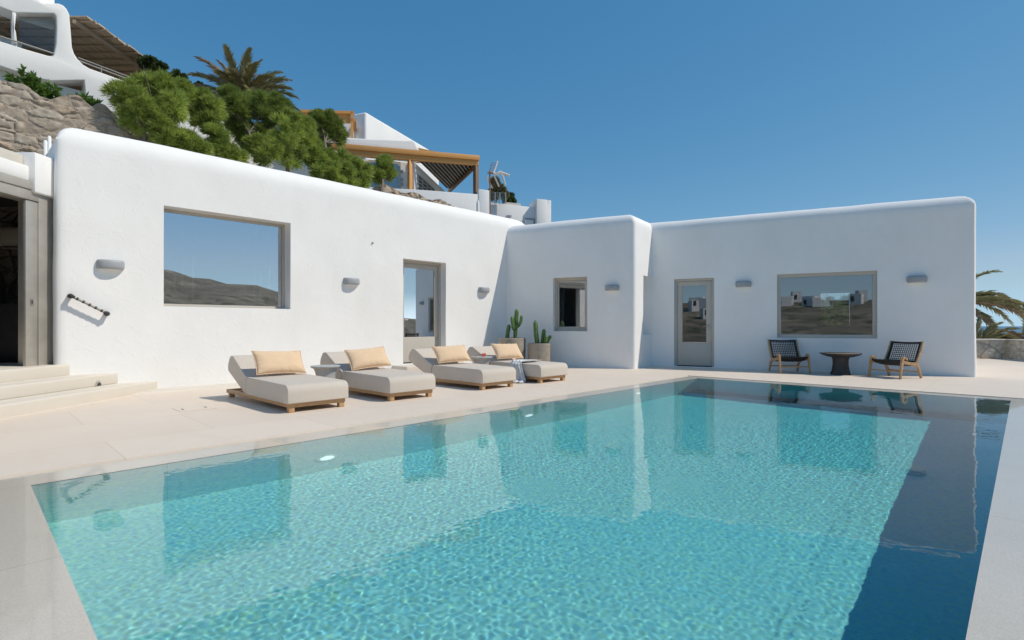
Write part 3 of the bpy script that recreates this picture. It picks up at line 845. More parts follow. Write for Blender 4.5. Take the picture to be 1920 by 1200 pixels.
# sunglasses
g = tag(empty('sunglasses', (LP[3].x-0.36, LP[3].y+1.12, 0.454), 0.35), 'red-lensed sunglasses lying on the far stone table', 'sunglasses')
M['redlens'] = simple('red_lens', (0.45, 0.05, 0.04), 0.15, 0.1)
for sx in (-1, 1):
    m = MB(); m.lathe([(0.001, -0.002), (0.034, -0.002), (0.037, 0.0), (0.034, 0.003), (0.001, 0.003)], 20)
    m.v = [tuple(Matrix.Rotation(R(90), 4, 'X') @ Vector((x*1.15, y, z)) + Vector((sx*0.043, 0, 0.04))) for x, y, z in m.v]; m.build('lens', M['redlens'], g, smooth=40)
    m = MB(); m.tube([(sx*0.083, 0, 0.052), (sx*0.084, 0.06, 0.048), (sx*0.08, 0.14, 0.006)], 0.004, 6); m.build('temple', M['redlens'], g, smooth=40)
m = MB(); m.tube([(-0.012, 0, 0.046), (0, -0.004, 0.052), (0.012, 0, 0.046)], 0.004, 6); m.build('bridge', M['redlens'], g, smooth=40)

# striped towel over the fourth lounger
n = NT('striped_towel')
w = n.new('ShaderNodeTexWave'); w.inputs['Scale'].default_value = 7.0; w.inputs['Distortion'].default_value = 0.0; w.bands_direction = 'Y'
n.lk(n.new('ShaderNodeTexCoord').outputs['UV'], w.inputs['Vector'])
n.set(Base_Color=n.ramp(w.outputs[1], [(0.45, (0.78, 0.78, 0.77)), (0.6, (0.42, 0.44, 0.47))]), Roughness=0.95)
n.bump(n.noise(120, 2, 0.5, n.objc()).outputs[0], 0.3, 0.004); M['towel'] = n.m
def towel(p):
    path = [(0.62, 0.361), (0.45, 0.362), (0.25, 0.362), (0.08, 0.362), (-0.01, 0.360), (-0.045, 0.34), (-0.055, 0.26), (-0.062, 0.17), (-0.075, 0.09), (-0.095, 0.03), (-0.16, 0.012), (-0.23, 0.012)]
    pts = []
    for i in range(len(path)-1):
        for k in range(6): 
            t = k/6; pts.append(((1-t)*path[i][0]+t*path[i+1][0], (1-t)*path[i][1]+t*path[i+1][1]))
    pts.append(path[-1]); NS = len(pts); NW = 40; vs = []; fs = []; uv = []
    for i, (x, z) in enumerate(pts):
        s = i/(NS-1)
        c = 0.62 - 0.20*s + 0.03*math.sin(s*5); wd = 0.13 + 0.10*math.sin(min(1, s*1.6)*math.pi)*0.4 + 0.10*max(0, s-0.5)
        if s < 0.25: wd = 0.10 + 0.06*s*4
        for j in range(NW+1):
            u = -1+2*j/NW
            fold = math.sin(u*11+s*3) * 0.5 + math.sin(u*19-s*4+1)*0.3 + noise.noise(Vector((u*2, s*6, 0)))*0.6
            top = x > -0.03
            amp = 0.028 if top else 0.032
            xx, zz = x, z
            if top: zz += amp*(fold+0.75)*min(1, 0.25+s*2)*0.9 + 0.004
            else: xx -= amp*(fold*0.9+0.95); zz += (0.012*(fold+1) if z < 0.1 else 0)
            vs.append((p.x + xx + (0.02*math.sin(u*5+s*7) if top else 0), p.y + c + u*wd + 0.02*math.sin(s*9+u*2), max(0.006, zz)))
            uv.append((u*0.5, s*2))
    for i in range(NS-1):
        for j in range(NW):
            a = i*(NW+1)+j; fs.append((a, a+NW+1, a+NW+2, a+1))
    m = MB(); m.add(vs, fs); o = m.build('towel', M['towel'], smooth=80)
    ul = o.data.uv_layers.new(name='UVMap')
    for l in o.data.loops: ul.data[l.index].uv = uv[l.vertex_index]
    md = o.modifiers.new('s', 'SOLIDIFY'); md.thickness = 0.005
    tag(o, 'crumpled grey and white striped towel hanging over the farthest lounger', 'towel')
    f = MB(); e = vs[-(NW+1):]
    for j in range(0, NW+1):
        q = Vector(e[j]); f.tube([q, q+Vector((-0.03, random.uniform(-.012, .012), 0.0)), q+Vector((-0.055-random.random()*.02, random.uniform(-.03, .03), -0.001))], 0.0022, 4)
    f.build('fringe', M['towel'], o)
towel(LP[3])

# ------------------------------------------------------------------ pots and cacti
n = NT('pot_concrete'); f = n.noise(7, 6, 0.65, n.objc()); f2 = n.noise(60, 4, 0.7, n.objc())
n.set(Base_Color=n.ramp(f.outputs[0], [(0.3, (0.27, 0.235, 0.19)), (0.7, (0.37, 0.33, 0.275))]), Roughness=0.9); n.bump(f2.outputs[0], 0.3, 0.01); M['pot'] = n.m
M['soil'] = simple('soil', (0.10, 0.075, 0.05), 0.95, 0.3, 30, 0.6, 60)
n = NT('cactus_skin'); f = n.noise(9, 4, 0.6, n.objc())
n.set(Base_Color=n.ramp(f.outputs[0], [(0.3, (0.055, 0.12, 0.03)), (0.7, (0.12, 0.22, 0.055))]), Roughness=0.5); M['cactus'] = n.m
def pot(c, r, h, lab):
    t = tag(empty('plant_pot', c), lab, 'plant pot', 'concrete pots in the shaded corner')
    m = MB(); m.lathe([(r*0.88, 0), (r*0.93, 0.02), (r*0.99, h*0.5), (r, h-0.015), (r-0.012, h), (r-0.045, h), (r-0.05, h-0.06), (r-0.05, h-0.3)], 48); m.build('pot', M['pot'], t, smooth=35)
    m = MB(); m.lathe([(r-0.051, h-0.09), (r*0.5, h-0.06), (0.0, h-0.05)], 32); m.build('soil', M['soil'], t, smooth=60)
def cactus(c, stems, lab):
    t = tag(empty('cactus', c), lab, 'cactus', 'column cacti in the concrete pots')
    c = Vector(c)
    for st in stems:
        pts = [Vector(p) for p in st[0]]; r = st[1]; fine = []
        for i in range(len(pts)-1):
            for k in range(5): fine.append(pts[i].lerp(pts[i+1], k/5))
        fine.append(pts[-1]); N = len(fine); seg = 36; m = MB(); vs = []; fs = []
        for i, p in enumerate(fine):
            d = (fine[min(i+1, N-1)]-fine[max(i-1, 0)]).normalized()
            a = d.cross(Vector((0.3, 1, 0.1))).normalized(); b = d.cross(a)
            s = i/(N-1); rr = r*(0.82+0.18*min(1, s*4))*(1 if s < 0.86 else math.sqrt(max(0.02, 1-((s-0.86)/0.145)**2)))
            for k in range(seg):
                w_ = 2*math.pi*k/seg; q = rr*(0.86+0.14*math.cos(6*w_)) 
                vs.append(p + a*(q*math.cos(w_)) + b*(q*math.sin(w_)))
        for i in range(N-1):
            for k in range(seg):
                l = (k+1) % seg; fs.append((i*seg+k, i*seg+l, (i+1)*seg+l, (i+1)*seg+k))
        fs.append(tuple(range((N-1)*seg, N*seg))); m.add(vs, fs); m.build('stem', M['cactus'], t, smooth=70)
ER = O(1, 0); EY = O(0, 1)                    # to the right and away as the camera sees them
def cst(*pts): return [ER*x + EY*y + Vector((0, 0, z)) for x, y, z in pts]
c1 = O(0.0, 13.45); pot(c1, 0.345, 0.745, 'wider and taller concrete pot nearer the sunlit wall')
cactus(c1 + Vector((0, 0, 0.66)), [(cst((0.08, 0, 0), (0.09, 0, 0.35), (0.11, 0, 0.62), (0.125, 0, 0.82)), 0.062), (cst((0.07, -0.02, 0.28), (0.03, -0.04, 0.38), (0.0, -0.04, 0.64)), 0.058),
    (cst((0.1, -0.03, 0.34), (0.17, -0.05, 0.40), (0.225, -0.05, 0.50), (0.245, -0.05, 0.66)), 0.045), (cst((-0.13, 0, 0), (-0.11, 0, 0.2), (-0.07, 0, 0.43)), 0.058)], 'taller branching cactus in the wider pot')
c2 = O(0.685, 13.3); pot(c2, 0.29, 0.615, 'smaller concrete pot nearer the small window')
cactus(c2 + Vector((0, 0, 0.53)), [(cst((-0.04, 0, 0), (-0.08, 0, 0.3), (-0.10, 0, 0.66)), 0.066), (cst((0.06, 0, 0), (0.09, 0, 0.2), (0.12, 0, 0.44)), 0.058),
    (cst((0.13, 0, 0), (0.20, -0.03, 0.14), (0.29, -0.04, 0.28)), 0.05), (cst((0.1, -0.1, 0), (0.15, -0.12, 0.14), (0.17, -0.13, 0.28)), 0.055)], 'shorter cactus with stubby arms in the smaller pot')

# ------------------------------------------------------------------ chairs and low table by the shaded wall
M['oak'] = wood('oiled_oak', (0.40, 0.235, 0.11), (0.52, 0.33, 0.17), (7, 7, 7))
M['cord'] = simple('black_cord', (0.022, 0.023, 0.026), 0.7, 0.3)
def flat_chain(m, pts, w, th, x):
    """board outline in the y-z plane built from tapered pieces"""
    for i in range(len(pts)-1):
        (y0, z0, w0), (y1, z1, w1) = pts[i], pts[i+1]
        d = Vector((y1-y0, z1-z0)).normalized(); nrm = Vector((-d.y, d.x))
        a = Vector((y0, z0)); b = Vector((y1, z1))
        poly = [a+nrm*w0/2, b+nrm*w1/2, b-nrm*w1/2, a-nrm*w0/2]
        m.prism([(x-th/2-0.0007*i, p.x, p.y) for p in poly], (th+0.0014*i, 0, 0))
def make_chair(W=0.66, D=0.58):
    t = empty('lounge_chair'); hw = W/2
    for s in (-1, 1):
        m = MB(); x = s*(hw-0.02)
        flat_chain(m, [(-0.30, 0.0, 0.04), (-0.245, 0.33, 0.062), (-0.225, 0.40, 0.05), (-0.17, 0.425, 0.035), (-0.10, 0.37, 0.03)], 0, 0.034, x)
        m.build('front_leg', M['oak'], t, bevel=0.004)
        m = MB(); flat_chain(m, [(0.33, 0.0, 0.04), (0.24, 0.22, 0.06), (0.16, 0.285, 0.075)], 0, 0.034, x); m.build('rear_leg', M['oak'], t, bevel=0.004)
        m = MB(); flat_chain(m, [(-0.25, 0.335, 0.07), (-0.02, 0.30, 0.06), (0.21, 0.27, 0.085)], 0, 0.030, x); m.build('side_rail', M['oak'], t, bevel=0.004)
        m = MB(); flat_chain(m, [(0.17, 0.28, 0.06), (0.30, 0.52, 0.05), (0.385, 0.735, 0.035)], 0, 0.032, x); m.build('back_post', M['oak'], t, bevel=0.004)
        m = MB(); m.tube([(s*(hw-0.075), -0.20, 0.385), (s*(hw-0.03), -0.205, 0.385)], 0.022, 10); m.build('peg', M['oak'], t, smooth=40)
    m = MB(); m.tube([(-hw+0.03, -0.275, 0.15), (hw-0.03, -0.275, 0.15)], 0.014, 10); m.build('stretcher', M['oak'], t, smooth=40)
    m = MB(); m.tube([(-hw+0.03, 0.275, 0.13), (hw-0.03, 0.275, 0.13)], 0.014, 10); m.build('stretcher', M['oak'], t, smooth=40)
    # seat of woven cords, sagging
    iw = hw-0.04; m = MB(); nx, ny = 14, 14
    def sp(u, v): return Vector((iw*u, -0.245+0.43*v, 0.36-0.085*v-0.055*math.sin(math.pi*min(1, v*0.98))*(1-0.25*u*u)))
    for i in range(nx+1):
        u = -1+2*i/nx; m.tube([sp(u, k/8) + Vector((0, 0, 0.004*(-1)**(i))) for k in range(9)], 0.0155, 6)
    for j in range(ny+1):
        m.tube([sp(-1+2*k/6, j/ny) for k in range(7)], 0.012, 6)
    m.build('seat', M['cord'], t, smooth=60)
    # back: thick wrapped border, open grid inside
    def bp(u, v): return Vector((iw*u, 0.215+0.165*v-0.012*(1-u*u), 0.335+0.375*v - 0.012*math.sin(math.pi*(u+1)/2)*v))
    m = MB(); m.tube([bp(u/4, 1) for u in range(-4, 5)], 0.022, 8); m.tube([bp(u/4, 0.0) for u in range(-4, 5)], 0.02, 8)
    for s in (-1, 1): m.tube([bp(s*0.965, 0), bp(s*0.965, 0.5), bp(s*0.965, 1)], 0.02, 8)
    m.build('back_border', M['cord'], t, smooth=60)
    m = MB()
    for i in range(1, 15): 
        u = -1+2*i/15; m.tube([bp(u, 0), bp(u, 0.5), bp(u, 1)], 0.006, 5)
    for j in range(1, 9):
        v = j/9; m.tube([bp(u/3, v) for u in range(-3, 4)], 0.006, 5)
    m.build('back_weave', M['cord'], t, smooth=60)
    return t
def place_chair(o, fl, fr, rl, rr, lab):
    f = (fl+fr)/2; r = (rl+rr)/2; d = f-r; c = (f+r)/2
    o.location = (c.x, c.y, 0); o.rotation_euler = (0, 0, math.atan2(d.y, d.x)+math.pi/2)
    tag(o, lab, 'lounge chair', 'woven lounge chairs by the shaded wall')
ch = make_chair()
place_chair(ch, onz(1457.5, 700), onz(1520, 700.5), onz(1442, 696), onz(1501.5, 697.6), 'black woven oak chair facing the pool, nearer the shaded door')
ch2 = copy_tree(ch)
place_chair(ch2, onz(1625.4, 706.2), onz(1690, 711.2), onz(1663.5, 704), onz(1730, 709.4), 'black woven oak chair turned towards the low black table')
tb = onz(1576, 702.5)
t = tag(empty('coffee_table', tb), 'low round black pedestal table between the two woven chairs', 'table')
m = MB(); m.lathe([(0.19, 0), (0.19, 0.015), (0.165, 0.10), (0.148, 0.22), (0.15, 0.32), (0.17, 0.375), (0.10, 0.38)], 40); m.build('pedestal', simple('black_stoneware', (0.028, 0.028, 0.03), 0.55, 0.2), t, smooth=50)
m = MB(); m.lathe([(0.12, 0.372), (0.24, 0.385), (0.34, 0.42), (0.398, 0.455), (0.402, 0.463), (0.392, 0.466), (0.36, 0.458), (0.0, 0.455)], 48); m.build('dish_top', simple('black_stoneware_top', (0.035, 0.035, 0.037), 0.5, 0.2), t, smooth=35)
m = MB(); m.lathe([(0.362, 0.4595), (0.355, 0.466), (0.0, 0.466)], 48); m.build('wooden_inlay', M['oak'], t, smooth=35)
# ------------------------------------------------------------------ ground, sea, hills
def smooth(t): t = max(0.0, min(1.0, t)); return t*t*(3-2*t)
def lerp_tab(x, tab):
    for (a, va), (b, vb) in zip(tab, tab[1:]):
        if x <= b: return va + (vb-va)*smooth((x-a)/(b-a)) if x >= a else va
    return tab[-1][1]
SEA = -22.0
def terrain(x, y):
    r = math.hypot(x, y); ph = math.degrees(math.atan2(y, x))
    nz = noise.noise(Vector((x*0.02, y*0.02, 0)))*0.6 + noise.noise(Vector((x*0.07, y*0.07, 3)))*0.3
    # villa side: bank rising behind the building
    if y > 14.3 and x < 40:
        h = -0.4 + smooth((y-14.3)/0.7)*3.9 + max(0, min(2.8, y-14.9))*0.75 + max(0, y-17.5)*0.30
        h = min(h, 22 + nz*4) + nz*0.5*smooth((y-18)/10)
        fall = smooth((36-x)/10)
        hv = h*fall + (SEA-4)*(1-fall) if x > 26 else h
    else: hv = -0.4
    # seaward and valley side
    d = max(0.0, r-27)
    ridge = lerp_tab(ph, [(-180, 10), (-150, 11), (-120, 18), (-82, 25), (-70, 17), (-60, 10), (-52, 4.5), (-42, SEA-6), (60, SEA-6), (180, 10)])
    vis = smooth((r-22)/30)
    low = lerp_tab(ph, [(-180, -5), (-60, -7), (-45, -16), (-30, SEA-6), (60, SEA-6)])
    far = low + (ridge-low)*smooth((r-60)/150) + nz*3.0*smooth((r-45)/60)
    if ridge > 0: # dry terraces
        far += 0.5*math.sin(far*2.2)
    if r > 260: far -= (r-260)*0.12
    if y > 14.3 and x < 30: return hv
    h = -0.4*(1-vis) + far*vis
    if y > 14.3: return min(hv, h) if x > 36 else hv
    return h
n = NT('dry_hillside')
f = n.noise(0.06, 9, 0.7); f2 = n.noise(0.22, 9, 0.75)
sp = n.new('ShaderNodeSeparateXYZ'); n.lk(n.obj(), sp.inputs[0])
terr = n.math('SINE', n.math('MULTIPLY_ADD', sp.outputs[2], 4.0, n.math('MULTIPLY', f.outputs[0], 12.0)))
base = n.ramp(f.outputs[0], [(0.35, (0.10, 0.085, 0.06)), (0.52, (0.21, 0.175, 0.125)), (0.68, (0.34, 0.29, 0.22))])
base = n.mix(n.ramp(f2.outputs[0], [(0.50, (0,0,0)), (0.58, (1,1,1))]), base, (0.055, 0.06, 0.03))
base = n.mix(n.math('MULTIPLY', n.ramp(terr, [(0.86, (0,0,0)), (0.95, (1,1,1))]), 0.6), base, (0.09, 0.075, 0.055))
n.set(Base_Color=base, Roughness=0.95); n.bump(f2.outputs[0], 0.7, 0.6); M['hill'] = n.m
rs = [0.0] + [1.5*1.075**i for i in range(86)]; rs = [r for r in rs if r < 900]
NA = 240; m = MB(); vs = [(0, 0, -0.5)]; fs = []
for r in rs[1:]:
    for k in range(NA):
        w = 2*math.pi*k/NA; x, y = r*math.cos(w), r*math.sin(w)
        vs.append((x, y, terrain(x, y) if r > 3 and not (-8.8 < x < 33.8 and -13.8 < y < 14.2) else -1.95))
for k in range(NA): fs.append((0, 1+k, 1+(k+1) % NA))
for i in range(len(rs)-2):
    for k in range(NA):
        l = (k+1) % NA; a = 1+i*NA
        fs.append((a+k, a+NA+k, a+NA+l, a+l))
m.add(vs, fs); struct(m.build('terrain', M['hill'], smooth=60))
n = NT('sea_water')
f = n.noise(0.05, 6, 0.6)
n.set(Base_Color=(0.035, 0.12, 0.21), Roughness=0.3); n.bump(f.outputs[0], 0.4, 1.0); M['sea'] = n.m
m = MB(); RB = 40000; m.add([(0, 0, SEA)] + [(RB*math.cos(2*math.pi*k/96), RB*math.sin(2*math.pi*k/96), SEA) for k in range(96)], [(0, 1+k, 1+(k+1) % 96) for k in range(96)])
struct(m.build('sea', M['sea']))
# far village across the valley, seen only as reflections in the glass
M['limewash'] = simple('limewash_far', (0.76, 0.755, 0.74), 0.9, 0.04, 0.5, local=False)
rng = random.Random(5); m = MB(); holes = MB()
for k in range(40):
    ph = R(rng.gauss(-166, 5)) if k < 34 else R(rng.gauss(-146, 6)); r = rng.gauss(172, 12)
    x, y = r*math.cos(ph), r*math.sin(ph); z = terrain(x, y)
    w, d, h = rng.uniform(2.5, 5), rng.uniform(2.5, 5), rng.uniform(2.2, 3.6)
    Mx = Matrix.Translation((x, y, z)) @ Matrix.Rotation(ph+rng.uniform(-.4, .4), 4, 'Z'); m.box((-d/2, -w/2, -2), (d/2, w/2, h), Mx)
    for q in range(int(w/1.6)):
        if rng.random() < 0.5: holes.box((-d/2-.06, -w/2+.5+q*1.6, 0.6), (-d/2-.01, -w/2+1.4+q*1.6, 2.2), Mx)
fv = tag(m.build('far_village', M['limewash']), kind='stuff'); tag(holes.build('dark_windows', M['dark'], fv), kind='stuff')

# ------------------------------------------------------------------ foliage helpers
def blades(pos, dirs, length, width, rng, droop=0.0, bend=2):
    """numpy: a thin tapering blade at every pos along dirs"""
    n_ = len(pos); up = rng.normal(size=(n_, 3)); side = np.cross(dirs, up); side /= np.linalg.norm(side, axis=1)[:, None] + 1e-9
    L = length*rng.uniform(0.6, 1.25, n_)[:, None]; Wd = width*rng.uniform(0.7, 1.3, n_)[:, None]
    mid = pos + dirs*L*0.5; tip = pos + dirs*L; tip[:, 2] -= droop*L[:, 0]
    V = np.stack([pos - side*Wd*0.3, pos + side*Wd*0.3, mid + side*Wd*0.5, tip, mid - side*Wd*0.5], 1).reshape(-1, 3)
    Fq = (np.arange(n_)*5)[:, None] + np.array([0, 1, 2, 3, 4])[None]
    return V, Fq
def npmesh(name, V, Fq, mat, parent=None):
    me = bpy.data.meshes.new(name); k = Fq.shape[1]
    me.vertices.add(len(V)); me.vertices.foreach_set('co', V.astype(np.float32).ravel())
    me.loops.add(Fq.size); me.loops.foreach_set('vertex_index', Fq.ravel().astype(np.int32))
    me.polygons.add(len(Fq)); me.polygons.foreach_set('loop_start', np.arange(0, Fq.size, k, dtype=np.int32))
    me.update(); return link(name, me, mat, parent)
def leafmat(name, c0, c1, scale=2.2, trans=0.32, c2=None):
    n = NT(name); f = n.noise(scale, 5, 0.65); g = n.noise(scale*9, 3, 0.7)
    col = n.ramp(n.math('MULTIPLY_ADD', g.outputs[0], 0.5, n.math('MULTIPLY', f.outputs[0], 0.5)), [(0.36, c0), (0.62, c1)] if c2 is None else [(0.34, c0), (0.55, c1), (0.66, c2)])
    n.set(Base_Color=col, Roughness=0.55)
    tl = n.new('ShaderNodeBsdfTranslucent'); n.lk(col, tl.inputs[0])
    mx = n.new('ShaderNodeMixShader'); mx.inputs[0].default_value = trans
    n.lk(n.b.outputs[0], mx.inputs[1]); n.lk(tl.outputs[0], mx.inputs[2]); n.lk(mx.outputs[0], n.out.inputs['Surface'])
    return n.m
M['tamarisk'] = leafmat('feathery_leaves', (0.10, 0.16, 0.025), (0.55, 0.66, 0.15))
M['tamarisk_deep'] = leafmat('feathery_leaves_deep', (0.08, 0.13, 0.025), (0.40, 0.50, 0.12))
M['darkleaf'] = leafmat('dark_leaves', (0.035, 0.06, 0.02), (0.13, 0.18, 0.055))
M['oleander'] = leafmat('glossy_leaves', (0.05, 0.12, 0.02), (0.16, 0.27, 0.045))
M['frond'] = leafmat('palm_leaflets', (0.14, 0.145, 0.06), (0.42, 0.38, 0.18), 3.0, 0.25, (0.66, 0.54, 0.36))
M['dryfrond'] = leafmat('dry_palm_leaflets', (0.22, 0.15, 0.09), (0.52, 0.40, 0.27), 3.0, 0.1)
M['bark'] = simple('grey_bark', (0.20, 0.165, 0.13), 0.9, 0.3, 9, 0.6, 30, local=False)

def shrub(name, clumps, base, lab, cat, mat, seed, dens=1.0, blade=0.15, wid=0.016, group=None, upb=0.8, limbs=True):
    """clumps: (centre, radius) of the leaf masses; a trunk with a limb to each"""
    rng = np.random.default_rng(seed); base = Vector(base)
    t = tag(empty(name, base), lab, cat, group)
    Vs = []; Fs = []; o = 0
    for c, r in clumps:
        c = np.array(c); r = r*0.74
        # sub-clumps on an uneven shell give gaps and lit and dark tufts
        ns = int(20*dens*max(0.3, r*r)/0.6)+7
        d = rng.normal(size=(ns, 3)); d /= np.linalg.norm(d, axis=1)[:, None]; d[:, 2] = d[:, 2]*0.9 + 0.12
        sc = c + d*r*rng.uniform(0.55, 1.05, ns)[:, None]*np.array([0.92, 1.0, 1.12]); sr = r*rng.uniform(0.15, 0.30, ns)
        per = int(260*dens)
        e = rng.normal(size=(ns, per, 3)); e /= np.linalg.norm(e, axis=2)[:, :, None]
        pos = sc[:, None] + e*sr[:, None, None]*rng.uniform(0.1, 1.0, (ns, per, 1))
        out = (pos - c)/r*0.6 + e*0.8 + np.array([0.10, -0.05, upb]) + rng.normal(size=e.shape)*0.35
        pos = pos.reshape(-1, 3); out = out.reshape(-1, 3); out /= np.linalg.norm(out, axis=1)[:, None]
        V, Fq = blades(pos, out, blade, wid, rng, droop=0.12); Vs.append(V); Fs.append(Fq+o); o += len(V)
    rel(npmesh('crown', np.concatenate(Vs), np.concatenate(Fs), mat), t)
    m = MB(); rr = max(0.05, 0.09*max(r for _, r in clumps))
    cc = Vector(clumps[0][0]); fork = base.lerp(cc, 0.45)
    m.tube([base - Vector((0, 0, 0.3)), base, base.lerp(fork, 0.5) + Vector((0.05, 0.03, 0)), fork], [rr*1.5, rr*1.2, rr, rr*0.8], 8)
    for c, r in clumps:
        c = Vector(c); k = fork.lerp(c, 0.5) + Vector((0.08, -0.05, -0.1)); m.tube([fork, k, c], [rr*0.7, rr*0.45, rr*0.15], 6)
        for q in range(5):
            e = c + Vector(rng.normal(size=3))*r*0.5; m.tube([k, k.lerp(e, 0.5), e], [rr*0.3, rr*0.2, rr*0.06], 5)
    rel(m.build('trunk', M['bark'], smooth=60), t)
    return t
def cl(lst, y):
    """leaf masses from sizes and places along the bank at distance y"""
    out = []
    for px, py, rp, dy in lst:
        p = ony(px, py, y+dy); d = p.x*FX + p.y*FY
        out.append((tuple(p), rp*d/F))
    return out
BY = 15.6
G = 'feathery green shrubs on the bank behind the villa'
def bank(px, py, y): return tuple(ony(px, py, y))
for i, (cl_, b, y, lab) in enumerate((
    ([(262,196,38,0),(232,182,30,0.2),(300,172,34,0.1),(322,200,30,-.2),(275,160,24,.3),(296,222,34,-.1),(338,180,26,0.4),(250,225,26,0),(305,250,26,-.2)], (270, 268), BY, 'large feathery shrub beside the stone retaining wall'),
    ([(395,205,26,0),(385,235,28,0),(403,262,26,-.2),(378,188,18,.2),(412,285,18,-.3),(372,215,18,.3)], (400, 290), BY+.2, 'narrow upright feathery shrub standing just left of the dark gap below the palm'),
    ([(450,205,32,.6),(430,190,26,.6),(487,195,28,.5),(505,220,34,.4),(520,205,26,.5),(478,240,34,.6),(450,240,26,.7),(465,265,20,.6)], (480, 285), BY+.5, 'dark dense feathery shrub directly below the palm fronds'),
    ([(535,250,34,0),(565,262,30,0),(520,275,32,-.2),(550,290,34,-.3),(495,290,26,-.2),(482,275,20,0),(545,228,22,.2),(585,285,22,-.1),(570,240,18,.2)], (540, 315), BY+.2, 'broad light green shrub in the middle of the bank'),
    ([(608,228,22,.8),(622,245,24,.8),(600,248,18,.8),(632,258,18,.8),(595,222,12,.8),(612,262,18,.8)], (610, 300), BY+.8, 'small round-headed shrub with bare dark branches in front of the orange pergola'),
    ([(610,305,28,0),(645,312,30,0),(675,325,24,0),(590,300,20,.1),(655,335,22,-.2),(625,330,24,-.2),(600,325,18,-.2),(680,340,14,-.2)], (640, 345), BY, 'low spreading shrub along the parapet below the timber pergola'),
    ([(718,318,19,.3),(728,328,14,.3),(708,330,14,.3),(722,306,12,.3)], (716, 352), BY+.2, 'smallest round shrub at the end of the row, by the dry stone coping'),
    ([(335,262,22,0),(352,272,22,0),(322,270,20,0),(372,282,20,-.1),(345,285,16,0),(430,290,18,0),(445,300,16,0)], (340, 295), BY-.2, 'low feathery shrub between the large shrub and the narrow upright one'))):
    shrub('feathery_shrub', cl(cl_, y), bank(b[0], b[1], y), lab, 'shrub', M['tamarisk_deep'] if i in (2, 4) else M['tamarisk'], 20+i, 1.0, 0.21, 0.013, G)
shrub('dark_tree', cl([(285,122,18,0),(300,132,16,0),(272,118,10,.2)], 21), bank(290, 175, 21), 'dark green tree top just beyond the reed pergola', 'tree', M['darkleaf'], 41, 0.8, 0.13, 0.05, 'dark trees behind the pergola', 0.2)
shrub('dark_tree', cl([(338,155,22,0),(362,170,20,0),(325,150,14,.2),(385,185,18,0),(315,165,16,0)], 20), bank(350, 215, 20), 'dark green tree between the large shrub and the palm', 'tree', M['darkleaf'], 42, 0.8, 0.13, 0.05, 'dark trees behind the pergola', 0.2)

def palm(name, c, n_f, L, lab, seed, cone, lean=(0, 0, 0), trunk=2.0, dry=0.2, leaf=0.36, group=None, mk=None):
    rng = random.Random(seed); nr = np.random.default_rng(seed); c = Vector(c)
    t = tag(empty(name, c - Vector((0, 0, trunk))), lab, 'palm', group)
    m = MB(); m.tube([c - Vector((0, 0, trunk+.3)), c - Vector((0.03, 0, trunk*0.5)), c], [0.24, 0.2, 0.22], 12)
    rel(m.build('trunk', M['bark'], smooth=60), t)
    for k in range(n_f):
        az = mk[k][0] if mk else 2*math.pi*(k*0.381966 % 1.0) + rng.uniform(-.2, .2)
        el = mk[k][1] if mk else R(cone[0] + (cone[1]-cone[0])*(k/n_f)) + rng.uniform(-.1, .1)
        Lk = L*(mk[k][2] if mk else rng.uniform(0.8, 1.1)); pts = []; p = c.copy(); N = 18
        wind = Vector(lean)
        d = Vector((math.cos(az)*math.cos(el), math.sin(az)*math.cos(el), math.sin(el)))
        for i in range(N+1):
            pts.append(p.copy()); d = (d + (wind*0.05 + Vector((0, 0, -0.055*(0.5+i/N*1.3))))*1.0).normalized(); p = p + d*(Lk/N)
        m = MB(); m.tube(pts, [0.026*(1-0.85*i/N) for i in range(N+1)], 5)
        V = list(m.v); Fc = [list(f) for f in m.f]; pos = []; dirs = []; lens = []
        for i in range(N*5):
            s = 0.08 + 0.92*i/(N*5); a = s*N; i0 = min(N-1, int(a)); q = pts[i0].lerp(pts[i0+1], a-i0)
            tg = (pts[i0+1]-pts[i0]).normalized(); sd = tg.cross(Vector((0, 0, 1))); 
            if sd.length < .05: sd = tg.cross(Vector((1, 0, 0)))
            sd.normalize(); up = sd.cross(tg)
            for sg in (-1, 1):
                v = (tg*1.15 + sd*sg*0.62 + up*rng.uniform(-0.10, 0.55)).normalized()
                pos.append(q); dirs.append(v); lens.append(leaf*math.sin(math.pi*min(1, 0.18+s*0.80))**0.7*(0.62+0.5*abs(math.sin(i*0.9+k*2.1+sg))*rng.uniform(.7, 1.2)))
        pos = np.array([tuple(p) for p in pos]); dirs = np.array([tuple(p) for p in dirs]); lens = np.array(lens)
        up = np.tile([0.1, 0.2, 1.0], (len(pos), 1)); side = np.cross(dirs, up); side /= np.linalg.norm(side, axis=1)[:, None]
        ln = (lens*nr.uniform(.8, 1.15, len(pos)))[:, None]; mid = pos + dirs*ln*.5; tip = pos + dirs*ln; tip[:, 2] -= ln[:, 0]*0.22; w = 0.012
        LV = np.stack([pos - side*w*.5, pos + side*w*.5, mid + side*w, tip, mid - side*w], 1).reshape(-1, 3)
        o = len(V); V += [tuple(x) for x in LV]; Fc += [[o+5*i+j for j in range(5)] for i in range(len(pos))]
        me = bpy.data.meshes.new('frond'); me.from_pydata(V, [], Fc); me.update()
        rel(link('frond', me, M['dryfrond'] if (mk[k][3] if mk else rng.random() < dry) else M['frond']), t)
    return t
